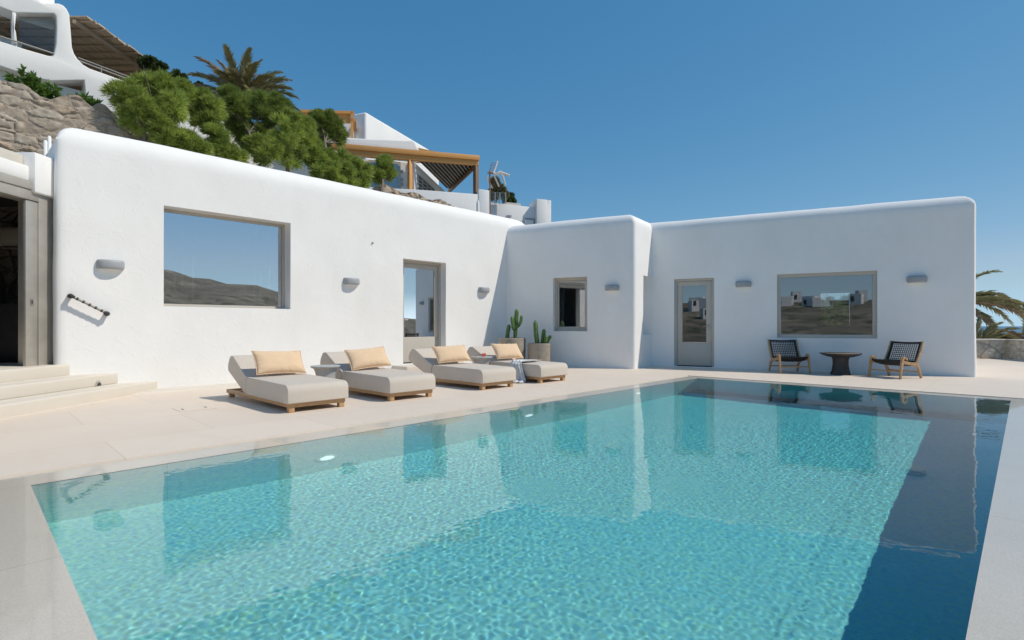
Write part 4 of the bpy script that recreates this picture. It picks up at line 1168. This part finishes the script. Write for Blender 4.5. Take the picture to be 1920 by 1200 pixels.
# ------------------------------------------------------------------ palms
ZU = Vector((0, 0, 1))
def fan(specs):
    """fronds from (angle in degrees from the camera's right, towards or away tilt, length, dry)"""
    out = []
    for ang, tilt, ln, dry in specs:
        v = (ER*math.cos(R(ang))*math.cos(R(tilt)) + ZU*math.sin(R(ang))*math.cos(R(tilt)) + EY*math.sin(R(tilt)))
        out.append((math.atan2(v.y, v.x), math.asin(max(-1, min(1, v.z))), ln, dry))
    return out
pc = ony(458, 192, 19)
palm('palm_tree', pc, 34, 1.85, 'tall wind-blown palm with brown dry fronds above the shrubs', 3, (0, 0), tuple(ER*0.35), 2.6, 0.2, 0.42, None,
     fan([(92,10,1,0),(84,-20,1.0,0),(76,15,1.02,0),(100,-25,1.0,0),(108,20,1.0,0),(70,-30,.95,0),(60,10,1,0),(52,-25,.95,0),(45,20,1.0,0),(38,-10,1.05,0),(30,25,1.0,0),(24,-25,1.0,0),(16,5,1.0,0),(8,-20,1.05,0),(2,15,1.0,0),(-6,-15,1.05,0),
          (-18,10,1.05,0),(-35,0,1.0,0),(118,5,1.05,1),(124,-20,1.0,1),(131,10,1.15,1),(138,-15,1.0,0),(146,15,1.1,1),(152,-10,1.25,1),(158,10,1.15,1),(165,-15,1.2,1),(173,5,1.0,1),(184,-10,.9,1),(200,10,.8,1),(64,40,.9,0),(88,-50,.9,0),(112,-45,.8,0),(130,45,.8,0),(40,-55,.8,0)]))
pr = at(1783, 566, 21)
palm('palm_tree', pr, 18, 2.5, 'wind-bent palm reaching out from behind the far end of the shaded wall', 8, (0, 0), tuple(ER*0.5), 3.0, 0.2, 0.42, None,
     fan([(28,0,1.05,0),(24,15,1.1,0),(12,-10,1.2,0),(6,12,1.3,0),(18,-20,1.2,0),(10,5,1.45,0),(14,-5,1.5,0),(4,-12,1.35,1),(22,8,1.35,0),(-12,5,.95,0),(-25,-8,.9,1),(60,0,1,0),(90,0,1,0),(120,0,1,0),(150,0,1,0),(180,0,1,0),(210,0,1,0),(8,-18,1.4,0)]))
pr2 = at(1835, 655, 19.5)
palm('young_palm', pr2, 14, 1.55, 'low young palm with arching green fronds just over the low stone wall', 9, (0, 0), tuple(ER*0.5), 1.2, 0.0, 0.36, None,
     fan([(48,0,1.05,0),(55,15,1.15,0),(40,-15,1.2,0),(62,-10,1.0,0),(34,10,1.0,0),(30,-20,1.0,0),(75,0,.9,0),(50,30,1.0,0),(100,0,.8,0),(120,10,.8,0),(20,0,.9,0),(150,0,.8,0),(44,-30,1.1,0),(57,-25,1.0,0)]))
pr3 = at(1935, 650, 18.0)
palm('young_palm', pr3, 12, 1.1, 'young palm at the outer edge of the view behind the low stone wall', 10, (20, 80), tuple(ER*0.3), 1.2, 0.1, 0.32, None)

# greenery behind the villa, seen through the right room's back window
for (px, py, d, rr), lab in (((1553, 592, 22.0, 0.75), 'green bush seen through the wide shaded window, left half of the bright rear opening'), ((1585, 585, 23.0, 0.95), 'green bush seen through the wide shaded window, right half of the bright rear opening')):
    c = at(px, py, d); shrub('garden_bush', [(tuple(c), rr), (tuple(c + Vector((0.2, 0.3, -0.5))), rr*0.9)], (c.x, c.y, 0.0), lab, 'bush', M['oleander'], int(px), 0.6, 0.22, 0.05, 'bushes behind the shaded wing', 0.3)

# ------------------------------------------------------------------ stone walls
def stonemat(name, c0, c1, c2, mortar):
    n = NT(name); at_ = n.new('ShaderNodeAttribute'); at_.attribute_name = 'stone'
    sp = n.new('ShaderNodeSeparateColor'); n.lk(at_.outputs['Color'], sp.inputs[0])
    g = n.noise(10, 9, 0.75); g2 = n.noise(2.2, 5, 0.6)
    st = n.ramp(sp.outputs[0], [(0.0, c0), (0.35, c1), (0.6, c2), (0.8, c1), (0.93, (c1[0]*1.15, c1[1]*0.92, c1[2]*0.72)), (1.0, c2)])
    st = n.mix(0.6, st, n.ramp(g.outputs[0], [(0.35, tuple(x*0.45 for x in c1)), (0.65, tuple(min(1, x*1.4) for x in c1))]))
    st = n.mix(n.math('MULTIPLY', n.ramp(g2.outputs[0], [(0.5, (0,0,0)), (0.7, (1,1,1))]), 0.35), st, tuple(x*0.6 for x in c1))
    n.set(Base_Color=n.mix(n.ramp(sp.outputs[1], [(0.35, (1,1,1)), (0.9, (0,0,0))]), st, mortar), Roughness=0.92)
    n.bump(g.outputs[0], 0.6, 0.03); return n.m
M['rubble'] = stonemat('rubble_stone', (0.24, 0.19, 0.145), (0.40, 0.335, 0.265), (0.54, 0.48, 0.41), (0.33, 0.275, 0.215))
M['rubble_low'] = stonemat('rubble_low_wall', (0.48, 0.42, 0.33), (0.62, 0.56, 0.46), (0.75, 0.69, 0.59), (0.42, 0.37, 0.31))
def stone_wall(name, p0, p1, z0, top, thick, mat, amp=0.05, step=0.035, size=(2.6, 4.6), seed=0):
    """rubble wall from p0 to p1 (front face), top(s) = height at distance s; every stone stands out of the mortar by itself"""
    p0 = Vector((p0[0], p0[1], 0)); p1 = Vector((p1[0], p1[1], 0)); e = (p1-p0); L = e.length; e.normalize(); nb = Vector((-e.y, e.x, 0))
    nx = int(L/step); zmax = max(top(L*i/nx) for i in range(nx+1)); nz = max(8, int((zmax-z0)/step)); vs = []; fs = []; col = []
    for i in range(nx+1):
        s = L*i/nx; tz = top(s)
        for j in range(nz+1):
            z = z0 + (tz-z0)*j/nz; p = p0+e*s+Vector((0, 0, z))
            w_ = noise.noise_vector(Vector((s*1.1, seed, z*1.6)))*0.45 + noise.noise_vector(Vector((s*5, seed, z*7)))*0.10
            q = Vector((s*size[0]*0.9, seed*3.1, z*size[1]*0.8)) + w_
            d, pt = noise.voronoi(q); f = d[1]-d[0]; hsh = math.sin(pt[0].x*12.9898+pt[0].y*78.233+pt[0].z*37.719)*43758.5453; hsh -= math.floor(hsh)
            edge = min(1.0, f/0.22); face = edge**0.45
            rough = noise.fractal(Vector((s*7, seed, z*9)), 1.0, 2.0, 4)
            vs.append(p - nb*amp*(face*(0.55+0.75*hsh) + 0.30*rough + 0.5*(hsh-0.5)*(s*3 % 1)*edge))
            col.append((hsh, min(1, f/0.09), 0.5+0.5*rough, 1))
        for d_ in (0.02, ): vs.append(p0+e*s+nb*thick+Vector((0, 0, tz-d_))); col.append((0.5, 1, .5, 1))
        vs.append(p0+e*s+nb*thick+Vector((0, 0, z0))); col.append((0.5, 1, .5, 1))
    k = nz+3
    for i in range(nx):
        for j in range(k-1): fs.append((i*k+j, (i+1)*k+j, (i+1)*k+j+1, i*k+j+1))
    fs.append(tuple(range(k))); fs.append(tuple(range(nx*k, nx*k+k))[::-1])
    m = MB(); m.add(vs, fs); o = m.build(name, mat, smooth=28)
    at_ = o.data.color_attributes.new('stone', 'FLOAT_COLOR', 'POINT')
    for i, c_ in enumerate(col): at_.data[i].color = c_
    return o
tops = [(-130,118),(-40,140),(0,150),(28,157),(42,158),(56,166),(75,182),(95,187),(110,182),(128,178),(140,178),(150,182),(160,192),(172,200),(184,193),(196,197),(212,212),(232,232),(262,250),(330,275)]
tt = sorted((ony(x, y, 16.0).x, ony(x, y, 16.0).z) for x, y in tops)
def topf(x): return float(np.interp(x, [a for a, _ in tt], [b for _, b in tt]))
w = stone_wall('retaining_wall', (tt[0][0], 16.0), (tt[-1][0], 16.0), 2.6, lambda s: topf(tt[0][0]+s), 0.7, M['rubble'], 0.05, 0.028, (3.0, 6.4), 1)
tag(w, 'tall rough stone retaining wall with wavy top at the entry side', 'stone wall')
# coping of dry stones beside the smallest shrub
q0 = ony(712, 347, 17.0); q1 = ony(850, 384, 17.0)
w = stone_wall('rubble_coping', (q0.x, 17.0), (q1.x, 17.0), 3.5, lambda s: q0.z+(q1.z-q0.z)*s/(q1.x-q0.x)+0.07*math.sin(s*5), 0.5, stonemat('rubble_coping_stone', (0.34, 0.25, 0.18), (0.45, 0.36, 0.28), (0.58, 0.52, 0.45), (0.20, 0.16, 0.12)), 0.06, 0.035, (3.5, 7.0), 2)
tag(w, 'dry stone coping below the timber pergola house', 'stone wall')
# low wall at the edge of the terrace by the sea
a = at(1740, 640, 17.1); b = at(1888, 640, 17.0); c = at(2080, 640, 13.2)
for (p, q), lab in (((a, b), 'low stone wall facing the pool at the edge of the terrace, running behind the villa end'), ((b, c), 'low stone wall angled towards the camera at the outer edge of the terrace')):
    t = tag(empty('low_wall', p*1.0 - Vector((0, 0, p.z))), lab, 'stone wall', 'low stone walls by the sea')
    rel(stone_wall('stonework', p, q, -0.2, lambda s: 0.575, 0.42, M['rubble_low'], 0.04, 0.03, (2.6, 3.4), 5), t)
    e = (q-p).normalized(); e.z = 0; nb = Vector((-e.y, e.x, 0)); m = MB()
    p_ = Vector((p.x, p.y, 0.58)) - nb*0.07; q_ = Vector((q.x, q.y, 0.58)) - nb*0.07
    m.prism([p_, q_, q_+nb*0.55, p_+nb*0.55], (0, 0, 0.045)); rel(m.build('cap', M['cement'], bevel=0.01), t)

def leafy(name, c, r, nst, lab, seed, L=0.5):
    rng = np.random.default_rng(seed); t = tag(empty(name, c), lab, 'plant', 'glossy plants on the retaining wall'); Vs = []; Fs = []; o = 0; m = MB(); c = np.array(c)
    for k in range(nst):
        d = rng.normal(size=3)*np.array([.8, .4, .25]) + np.array([0, -0.15, 0.8]); d /= np.linalg.norm(d)
        b = c + np.array([rng.uniform(-r, r), rng.uniform(-.1, .1), -0.05]); l = L*rng.uniform(.5, 1.1)
        m.tube([b, b+d*l], [0.012, 0.006], 5)
        npn = 46; s = rng.uniform(0.15, 1.0, npn)[:, None]; pos = b + d*l*s
        e = rng.normal(size=(npn, 3)); e += d*0.8; e /= np.linalg.norm(e, axis=1)[:, None]
        V, Fq = blades(pos, e, 0.17, 0.05, rng, 0.1); Vs.append(V); Fs.append(Fq+o); o += len(V)
    rel(npmesh('leaves', np.concatenate(Vs), np.concatenate(Fs), M['oleander']), t); rel(m.build('stems', M['bark']), t)
leafy('leafy_plant', tuple(ony(58, 166, 16.3)), 0.24, 16, 'taller glossy green plant growing in a dip of the stone wall, upper part', 1, 0.42)
leafy('leafy_plant', tuple(ony(84, 183, 16.3)), 0.22, 14, 'glossy green plant growing in a dip of the stone wall, lower part', 2, 0.38)
leafy('leafy_plant', tuple(ony(166, 197, 16.3)), 0.10, 7, 'smallest glossy plant on the stone wall, next to the feathery shrub', 3, 0.27)

# ------------------------------------------------------------------ upper house with reed pergola
DA = 19.5
def A(px, py, d=0.0): return ony(px, py, DA+d)
house = tag(empty('upper_house', (2.0, 21, 6.5)), 'white house with rounded balcony opening high on the stone wall at the corner', 'house')
m = MB()
loop = [(-80,50),(0,76),(45,91),(90,104),(97,104),(102,98),(105,82),(106,52),(105,30),(101,25),(28,24),(0,13),(-80,-18),(-80,-70),(60,-70),(73,0),(80,5),(110,6),(118,9),(125,16),(130,26),(133,60),(135,88),(139,100),(146,111),(156,121),(168,128),(182,133),(235,152),(300,176),(330,190),(330,260),(200,240),(160,178),(158,150),(95,152),(60,144),(0,124),(-80,100)]
loop = [(x, y) for x, y in loop]
m.prism([A(x, y) for x, y in loop], (0, 0.55, 0))
rel(m.build('balcony_wall', M['plaster'], bevel=0.07, seg=3), house)
m = MB(); m.prism([A(x, y, .3) for x, y in ((-80,105),(0,127),(95,155),(157,172),(157,182),(200,200),(200,260),(-80,260))], (0, 0.4, 0)); rel(m.build('lower_wall', M['plaster']), house)
m = MB(); m.prism([A(x, y) for x, y in ((22,21),(31,24),(27.5,52),(30,60),(33,85),(24,82),(23,60))], (0, 0.5, 0)); rel(m.build('column', M['plaster'], bevel=0.03), house)
# balcony floor, ceiling, back wall with glass door
x0 = A(-80, 50).x; x1 = A(120, 60).x; zf = A(60, 100).z-0.25; zc = A(60, 22).z
m = MB(); m.box((x0, DA+0.02, zf-.2), (x1, DA+4.0, zf)); rel(m.build('balcony_floor', M['cement']), house)
m = MB(); m.box((x0, DA+0.551, zc+0.02), (x1-.15, DA+0.85, zc+0.9)); rel(m.build('balcony_roof', M['plaster'], bevel=0.03), house)
m = MB(); m.box((x0, DA+2.4, zf), (A(26, 50).x+0.3, DA+2.6, zc+.02)); m.box((A(34, 50, 3.1).x, DA+3.1, zf), (A(66, 50, 3.1).x, DA+3.3, zc-.1)); rel(m.build('back_wall', M['plaster']), house)
bx = A(4, 50, 2.35).x; m = MB(); m.box((bx-1.6, DA+2.33, zf), (bx+0.0, DA+2.38, zc-.35)); fr = rel(m.build('balcony_door', M['frame']), house)
m = MB(); m.box((bx-1.54, DA+2.322, zf+.06), (bx-0.06, DA+2.329, zc-.41)); rel(m.build('pane', M['glass_solar']), fr)
m = MB(); m.prism([A(x, y, .26) for x, y in ((36,26),(105,26),(105,100),(36,86))], (0, 0.012, 0)); rel(m.build('wind_screen', M['glass_clear']), house)
m = MB(); m.tube([A(-80, 42, -.05), A(0, 68, -.05), A(102, 101, -.02)], 0.022, 8); rel(m.build('handrail', M['chrome']), house)
m = MB(); m.prism([A(x, y, .31) for x, y in ((158,159),(205,176),(205,250),(158,250))], (0, -0.02, 0)); rel(m.build('niche', simple('beige_render', (0.50, 0.42, 0.36), 0.9, 0.05, 2.0)), house)

# reed pergola
M['reed'] = simple('reed_thatch', (0.30, 0.235, 0.165), 0.9, 0.35, 3.0, local=False)
n = NT('reeds'); sx = n.new('ShaderNodeSeparateXYZ'); n.lk(n.new('ShaderNodeTexCoord').outputs['Object'], sx.inputs[0])
wv = n.noise(1.0, 2, 0.6, n.scaled(n.objc(), (30, 2, 2)))
n.set(Base_Color=n.ramp(wv.outputs[0], [(0.35, (0.36, 0.28, 0.20)), (0.65, (0.66, 0.54, 0.40))]), Roughness=0.9); n.bump(wv.outputs[0], 0.8, 0.03); M['reeds'] = n.m
M['oldwood'] = wood('weathered_wood', (0.34, 0.26, 0.185), (0.48, 0.38, 0.28), (4, 4, 4), 0.8)
pg = tag(empty('reed_pergola', O(-14, 17, 6.5), -math.atan2(FX, FY)), 'large reed-covered pergola sloping away beside the upper white house', 'pergola')
PZ = 10.02; PXB = -12.78; pY0, pY1 = 15.5, 20.6
L2 = lambda x, y, z: (x+14, y-17, z-6.5)        # pergola-local from camera-aligned axes
def plocal(m, name, mat, **k): return m.build(name, mat, pg, **k)
m = MB(); rng = random.Random(4); yy = pY0
while yy < pY1:
    wd = rng.uniform(0.34, 0.5); xo = rng.uniform(-.05, .05)
    lo = L2(-18, yy, PZ+0.045+rng.uniform(-.01, .012)); hi = L2(PXB+0.42+xo, min(yy+wd, pY1), PZ+0.085)
    m.box(lo, (hi[0], hi[1]-0.002, hi[2]+rng.uniform(-.008, .01))); yy += wd
plocal(m, 'reed_mat', M['reeds'])
m = MB(); yy = pY0+0.15; k = 0
while yy < pY1:
    m = MB(); m.tube([L2(-18, yy, PZ), L2(PXB+0.5, yy+0.02, PZ+0.005)], 0.032, 7); plocal(m, 'batten', M['oldwood'], smooth=50); yy += 0.45
m = MB(); m.bar(L2(PXB, pY0, PZ-0.085), L2(PXB, pY1, PZ-0.085), 0.09, 0.10); plocal(m, 'edge_beam', M['oldwood'])
m = MB(); m.bar(L2(PXB-2.5, pY0, PZ-0.085), L2(PXB-2.5, pY1, PZ-0.085), 0.09, 0.10); plocal(m, 'inner_beam', M['oldwood'])
for y in (pY1-0.3,): 
    m = MB(); m.tube([L2(PXB, y, 6.5), L2(PXB, y, PZ-.14)], 0.06, 10); plocal(m, 'post', M['oldwood'], smooth=50)
rl = tag(empty('terrace_rail', A(150, 120, .3)), 'thin double metal rail along the terrace under the reed pergola', 'railing'); m = MB()
for dy in (0, 5): m.tube([A(146, 108+dy, .3), A(300, 166+dy, .3)], 0.018, 6)
rel(m.build('rails', M['chrome']), rl)
for x in (190, 240, 290):
    m = MB(); yq = 108+(x-146)*0.377; m.tube([A(x, yq, .3), A(x, yq+25, .3)], 0.016, 6); rel(m.build('post', M['chrome']), rl)
# lower terrace wall glimpsed between the shrubs
w_ = MB(); w_.prism([ony(x, y, 18.2) for x, y in ((325,195),(352,206),(380,212),(430,232),(500,250),(560,262),(640,285),(640,350),(325,330))], (0, 0.4, 0))
tag(w_.build('terrace_wall', M['plaster'], bevel=0.05), 'white terrace wall glimpsed between the large shrub and the narrow one', 'wall')

# ------------------------------------------------------------------ house with timber pergolas
M['orange'] = wood('orange_timber', (0.60, 0.27, 0.065), (0.76, 0.39, 0.12), (3, 3, 12), 0.5)
M['brownwood'] = wood('brown_timber', (0.16, 0.09, 0.05), (0.24, 0.14, 0.08), (3, 3, 12), 0.6)
M['darkslat'] = simple('dark_roof_boards', (0.07, 0.05, 0.04), 0.8, 0.3, 2.0, local=False)
M['paleslat'] = simple('pale_slat', (0.45, 0.43, 0.40), 0.6, 0.05)
EB = Vector((0.964, 0.266)); NBK = Vector((-0.266, 0.964))     # along the front beam, and back from it (camera-aligned)
def B(x, y, z): return O(-1.645+EB.x*x+NBK.x*y, 26+EB.y*x+NBK.y*y, z)
hb = tag(empty('timber_house', B(-6, 2, 6)), 'white hillside house with orange timber pergola and slatted terrace roof', 'house')
def zat(py, Y): return H + (CY-py)/F*Y
zb0, zb1, zb2 = zat(311, 26), zat(302, 26), zat(293, 26)
m = MB(); m.bar(B(-8.5, 0, (zb0+zb1)/2), B(0.0, 0, (zb0+zb1)/2), 0.16, zb1-zb0-.003); rel(m.build('front_beam', M['orange'], bevel=.01), hb)
m = MB(); m.bar(B(-8.5, -.05, (zb2+zb1)/2), B(0.03, -.05, (zb2+zb1)/2), 0.2, zb2-zb1-.003); rel(m.build('front_beam', M['orange'], bevel=.01), hb)
p0 = O(-1.78, 26.15, zb0+.08); p1 = O(-3.7, 31.2, zb0+.08)
m = MB(); m.bar(p0, p1, 0.14, 0.2); rel(m.build('side_beam', M['brownwood'], bevel=.01), hb)
for x, c, wd in ((-0.12, 'brownwood', .2), (-3.30, 'orange', .17)):
    m = MB(); m.bar(B(x, 0.02, 5.6), B(x, 0.02, zb0-.002), wd, wd, (0, 1, 0)); rel(m.build('post', M[c], bevel=.008), hb)
w8 = Vector((0.139, 0.990)); q0 = Vector((-4.66, 25.35))
# roof boards between front beam, house wall and side beam
pz = zb0+.20
def ol(v, z): return O(v[0], v[1], z)
m = MB(); m.prism([ol((-4.6, 25.4), pz), ol((-1.8, 26.2), pz), ol((-3.65, 31.1), pz), ol((-4.6+w8[0]*5.6, 25.4+w8[1]*5.6), pz)], (0, 0, .06)); rel(m.build('roof_boards', M['darkslat']), hb)
for k in range(13):
    s = 0.18+k*0.215; st = Vector((-1.645, 26)) + EB*(-3.0+s)
    a_ = Vector((-1.78, 26.15)); d_ = Vector((-1.92, 5.05))
    # meet the side beam
    den = w8.x*d_.y - w8.y*d_.x; tt_ = ((a_.x-st.x)*d_.y-(a_.y-st.y)*d_.x)/den
    en = st + w8*max(0.25, min(6.0, tt_)-.08)
    m = MB(); m.bar(ol(st+w8*0.12, zb0+.13), ol(en, zb0+.13), 0.045, 0.05); rel(m.build('slat', M['paleslat']), hb)
# house wall along the terrace with louvred shutters, and the wall behind the beam
def SW(s, z, d=0.0): 
    nrm = Vector((w8.y, -w8.x)); v = q0 + w8*s + nrm*d; return O(v.x, v.y, z)
zt = zb0-.02
m = MB(); m.prism([SW(0, 5), SW(6.5, 5), SW(6.5, zt), SW(0, zt)], SW(0, 0, -.3)-SW(0, 0)); rel(m.build('terrace_side_wall', M['plaster']), hb)
for k in range(4):
    f0 = 0.45+k*0.75; fr = MB()
    for a_, b_ in ((f0, f0+.06), (f0+.62, f0+.68)): fr.prism([SW(a_, 6.2, .05), SW(b_, 6.2, .05), SW(b_, 8.35, .05), SW(a_, 8.35, .05)], SW(0, 0, -.04)-SW(0, 0))
    fr.prism([SW(f0, 8.352, .05), SW(f0+.68, 8.352, .05), SW(f0+.68, 8.42, .05), SW(f0, 8.42, .05)], SW(0, 0, -.04)-SW(0, 0))
    fo = rel(fr.build('shutter', M['paleslat']), hb); l = MB()
    for j in range(11): l.prism([SW(f0+.062, 6.4+j*.18, .04), SW(f0+.618, 6.4+j*.18, .04), SW(f0+.618, 6.47+j*.18, .04), SW(f0+.062, 6.47+j*.18, .04)], SW(0, 0, -.02)-SW(0, 0))
    rel(l.build('louvres', M['paleslat']), fo)
    l = MB(); l.prism([SW(f0+.062, 6.2, .015), SW(f0+.618, 6.2, .015), SW(f0+.618, 8.35, .015), SW(f0+.062, 8.35, .015)], SW(0, 0, -.01)-SW(0, 0)); rel(l.build('dark_backing', M['darkslat']), fo)
m = MB(); m.prism([B(-9.5, 0.35, 5), B(-3.12, 0.35, 5), B(-3.12, 0.35, zt), B(-9.5, 0.35, zt)], B(0, .3, 0)-B(0, 0, 0)); rel(m.build('front_wall', M['plaster']), hb)
def bpx(px, py, yb):  # point of the plane yb behind the beam seen at a pixel
    o = B(0, yb, 0); nn_ = B(0, 1, 0)-B(0, 0, 0); return onplane(px, py, o, nn_)
back = (B(0, 1, 0)-B(0, 0, 0)).normalized()
m = MB(); wq = [bpx(x, y, .33) for x, y in ((692,300),(751,304),(751,360),(692,360))]; m.prism(wq, -back*.06); wf = rel(m.build('window', M['paleslat']), hb)
m = MB(); wq = [bpx(x, y, .27) for x, y in ((696,304),(747,308),(747,356),(696,356))]; m.prism(wq, -back*.012); rel(m.build('pane', M['glass_dark']), wf)
for i, y in enumerate((322, 337, 346)):
    c_ = bpx(753.5, y, .33); m = MB(); m.tube([c_, c_-back*.08], 0.07, 12); rel(m.build('wall_spot', M['lampgrey'], smooth=40), hb)
# upper storey, parapet, upper pergola
ztp = zat(209, 27.0)
def KP(s, d, z):      # the upper block: its long side runs away at 22 degrees
    e = Vector((math.sin(R(21.9)), math.cos(R(21.9)))); nn_ = Vector((e.y, -e.x)); v = Vector((-7.43, 27.0)) + e*s - nn_*d; return O(v.x, v.y, z)
m = MB(); m.prism([KP(0, 0, 8.5), KP(7.5, 0, 8.5), KP(7.5, 4, 8.5), KP(0, 1.6, 8.5)], (0, 0, ztp-8.5)); rel(m.build('upper_storey', M['plaster'], bevel=.12, seg=4), hb)
def FP(px, py, yb=-.05): return bpx(px, py, yb)
m = MB(); m.prism([FP(x, y, .3) for x, y in ((560,252),(652,258),(765,263),(773,262),(779,266),(783,276),(788,284),(788,292),(560,270))], back*1.2); rel(m.build('parapet', M['plaster'], bevel=.08, seg=3), hb)
m = MB(); m.prism([FP(x, y, 2.4) for x, y in ((784,277),(831,287),(831,290),(784,290))], back*1.5); rel(m.build('lower_roof', M['orange']), hb)
m = MB(); m.prism([FP(x, y, 1.6) for x, y in ((570,210),(657,214),(657,231),(570,229))], back*.05); rel(m.build('timber_panel', M['orange']), hb)
m = MB(); m.prism([FP(x, y, 1.5) for x, y in ((562,205),(664,208),(664,213),(562,210))], back*.25); rel(m.build('upper_beam', M['orange']), hb)
m = MB(); m.prism([FP(x, y, 1.5) for x, y in ((657,222),(668,222),(668,227),(657,227))], back*2); rel(m.build('upper_beam', M['orange']), hb)
for x in (564, 660):
    m = MB(); m.prism([FP(x-2.5, 209, 1.5), FP(x+2.5, 209, 1.5), FP(x+2.5, 262, 1.5), FP(x-2.5, 262, 1.5)], back*.14); rel(m.build('upper_post', M['orange']), hb)
m = MB(); m.prism([FP(x, y, 2.6) for x, y in ((560,228),(664,230),(664,275),(560,270))], back*.3); rel(m.build('terrace_back_wall', M['plaster']), hb)
m = MB(); q = FP(716, 257, .2); m.tube([q-Vector((0, 0, .1)), q+Vector((0, 0, .14))], .05, 10); q2 = FP(705, 257, .2); m.tube([q2-Vector((0, 0, .1)), q2+Vector((0, 0, .1))], .05, 10)
# terrace wall in front and the stub beside the post
tw = tag(empty('terrace_wall', B(-4, -.6, 6)), 'white terrace wall with a taller square stub below the timber pergola', 'wall')
m = MB(); m.prism([bpx(x, y, -.5) for x, y in ((600,346),(793,356),(896.5,364),(896.5,470),(600,470))], back*.3); rel(m.build('wall', M['plaster'], bevel=.03), tw)
m = MB(); m.prism([bpx(x, y, -.52) for x, y in ((897,354),(918.5,357),(918.5,470),(897,470))], back*.5); rel(m.build('stub', M['plaster'], bevel=.03), tw)
q = bpx(896, 392, -.8); m = MB(); m.tube([q-Vector((0, 0, .8)), q+Vector((0, 0, .25)), q+Vector((0, 0, .42))], [.075, .075, .03], 12); t = tag(empty('vent_pipe', q), 'white round-topped vent pipe against the hillside terrace wall', 'pipe'); rel(m.build('pipe', M['plaster'], smooth=50), t)

# small white house to the right of the antenna
hc = tag(empty('white_house', bpx(970, 420, 1.5)), 'small plain white house with a square chimney stub behind the antenna', 'house')
m = MB(); m.prism([bpx(x, y, 1.5) for x, y in ((918.6,380),(950,383),(1004.5,389),(1004.5,470),(918.6,470))], back*3); rel(m.build('wall', M['plaster'], bevel=.03), hc)
m = MB(); m.prism([bpx(x, y, 1.2) for x, y in ((1006,372.5),(1027,374.5),(1027,470),(1006,470))], back*1.3); rel(m.build('chimney_block', M['plaster'], bevel=.03), hc)
m = MB(); m.prism([bpx(x, y, 1.6) for x, y in ((1027.5,375),(1033.5,375.5),(1033.5,470),(1027.5,470))], back*1.0); rel(m.build('corner_pier', M['plaster'], bevel=.02), hc)
m = MB(); m.prism([bpx(x, y, 1.45) for x, y in ((983,408),(1003,409.5),(1003,425),(983,425))], back*.03); wf = rel(m.build('window', M['lampgrey']), hc)
m = MB(); m.prism([bpx(x, y, 1.44) for x, y in ((984.5,412),(1000,413),(1000,425),(984.5,425))], back*.005); rel(m.build('pane', M['lamp_white']), wf)
m = MB(); m.prism([bpx(x, y, 1.45) for x, y in ((950,403),(959,403.5),(959,407),(950,407))], back*.03); rel(m.build('vent', M['lampgrey']), hc)
m = MB(); m.prism([bpx(x, y, 1.7) for x, y in ((947,379),(976,381.5),(976,386),(947,383))], back*1.0); rel(m.build('roof_slab', M['cement']), hc)
for i, (lst, lab) in enumerate((([(930,350,11,0),(938,358,11,0),(925,366,11,.1),(945,366,9,0),(928,340,6,0)], 'spiky olive bush behind the antenna mast'), ([(955,372,9,.4),(960,378,8,.4),(950,376,8,.4)], 'lower grey-green bush on the small white house'))):
    shrub('roof_bush', cl(lst, 21.5), tuple(ony(lst[0][0], 392, 21.5)), lab, 'bush', leafmat('bush_leaves', (0.08, 0.09, 0.04), (0.30, 0.28, 0.14), 5) if i == 0 else M['darkleaf'], 60+i, 0.8, 0.2, 0.03, 'bushes on the small white house', 0.6)
gp = tag(empty('glass_fence', bpx(935, 380, 1.3)), 'low glass fence with pale posts in front of the spiky bush', 'fence')
m = MB(); m.prism([bpx(x, y, 1.3) for x, y in ((921,360),(949,362),(949,381),(921,379))], back*.012); rel(m.build('panel', M['glass_clear']), gp)
for x in (928, 937, 948):
    m = MB(); a_ = bpx(x, 361, 1.28); m.tube([a_, a_-Vector((0, 0, .6))], .025, 6); rel(m.build('post', M['paleslat']), gp)

# antenna
YA = 18.2
def AN(px, py, d=0.0): return at(px, py, YA+d)
M['rust'] = simple('rusty_steel', (0.26, 0.13, 0.07), 0.8, 0.35, 12)
M['antwhite'] = simple('chalky_white_metal', (0.70, 0.62, 0.54), 0.7, 0.12, 8)
an = tag(empty('antenna', AN(918.6, 410)), 'rusty rooftop television antenna with bent pale reflectors', 'antenna')
m = MB(); m.tube([AN(919, 405), AN(918.6, 350), AN(918.4, 320)], 0.024, 8); rel(m.build('mast', M['rust'], smooth=40), an)
m = MB(); m.tube([AN(914, 324), AN(922, 324), AN(926, 325)], [0.03, 0.035, 0.03], 8); rel(m.build('clamp', M['rust'], smooth=40), an)
m = MB(); m.tube([AN(924, 324), AN(932, 327), AN(938, 322), AN(941, 323.5), AN(955, 328, .3)], [.03, .05, .05, .035, .022], 8); rel(m.build('boom', M['antwhite'], smooth=50), an)
for pts in (((925,325),(929,314),(933,302)), ((939,323),(943,331),(947.5,347.5)), ((926,327),(931,339),(936,350)), ((914,330),(916,340),(923.5,353))):
    m = MB(); m.tube([AN(x, y, .05*i) for i, (x, y) in enumerate(pts)], [.03, .03, .026], 6); rel(m.build('reflector_arm', M['antwhite'], smooth=50), an)
m = MB()
for k in range(6):
    s = k/5; m.tube([AN(919+2*s-1, 318-13*s), AN(927+5*s, 320-15*s, .1)], .006, 5)
    m.tube([AN(918+5*s, 333+16*s), AN(930+5*s, 337+12*s, .1)], .005, 5)
m.tube([AN(918, 321), AN(923, 305)], .008, 5); rel(m.build('reflector_rods', M['rust']), an)
m = MB()
for k in range(6): m.bar(AN(943+2.2*k, 323.5+k*.6, .1+.04*k), AN(943+2.2*k, 329+k*.4, .1+.04*k), .02, .02)
rel(m.build('directors', M['antwhite']), an)
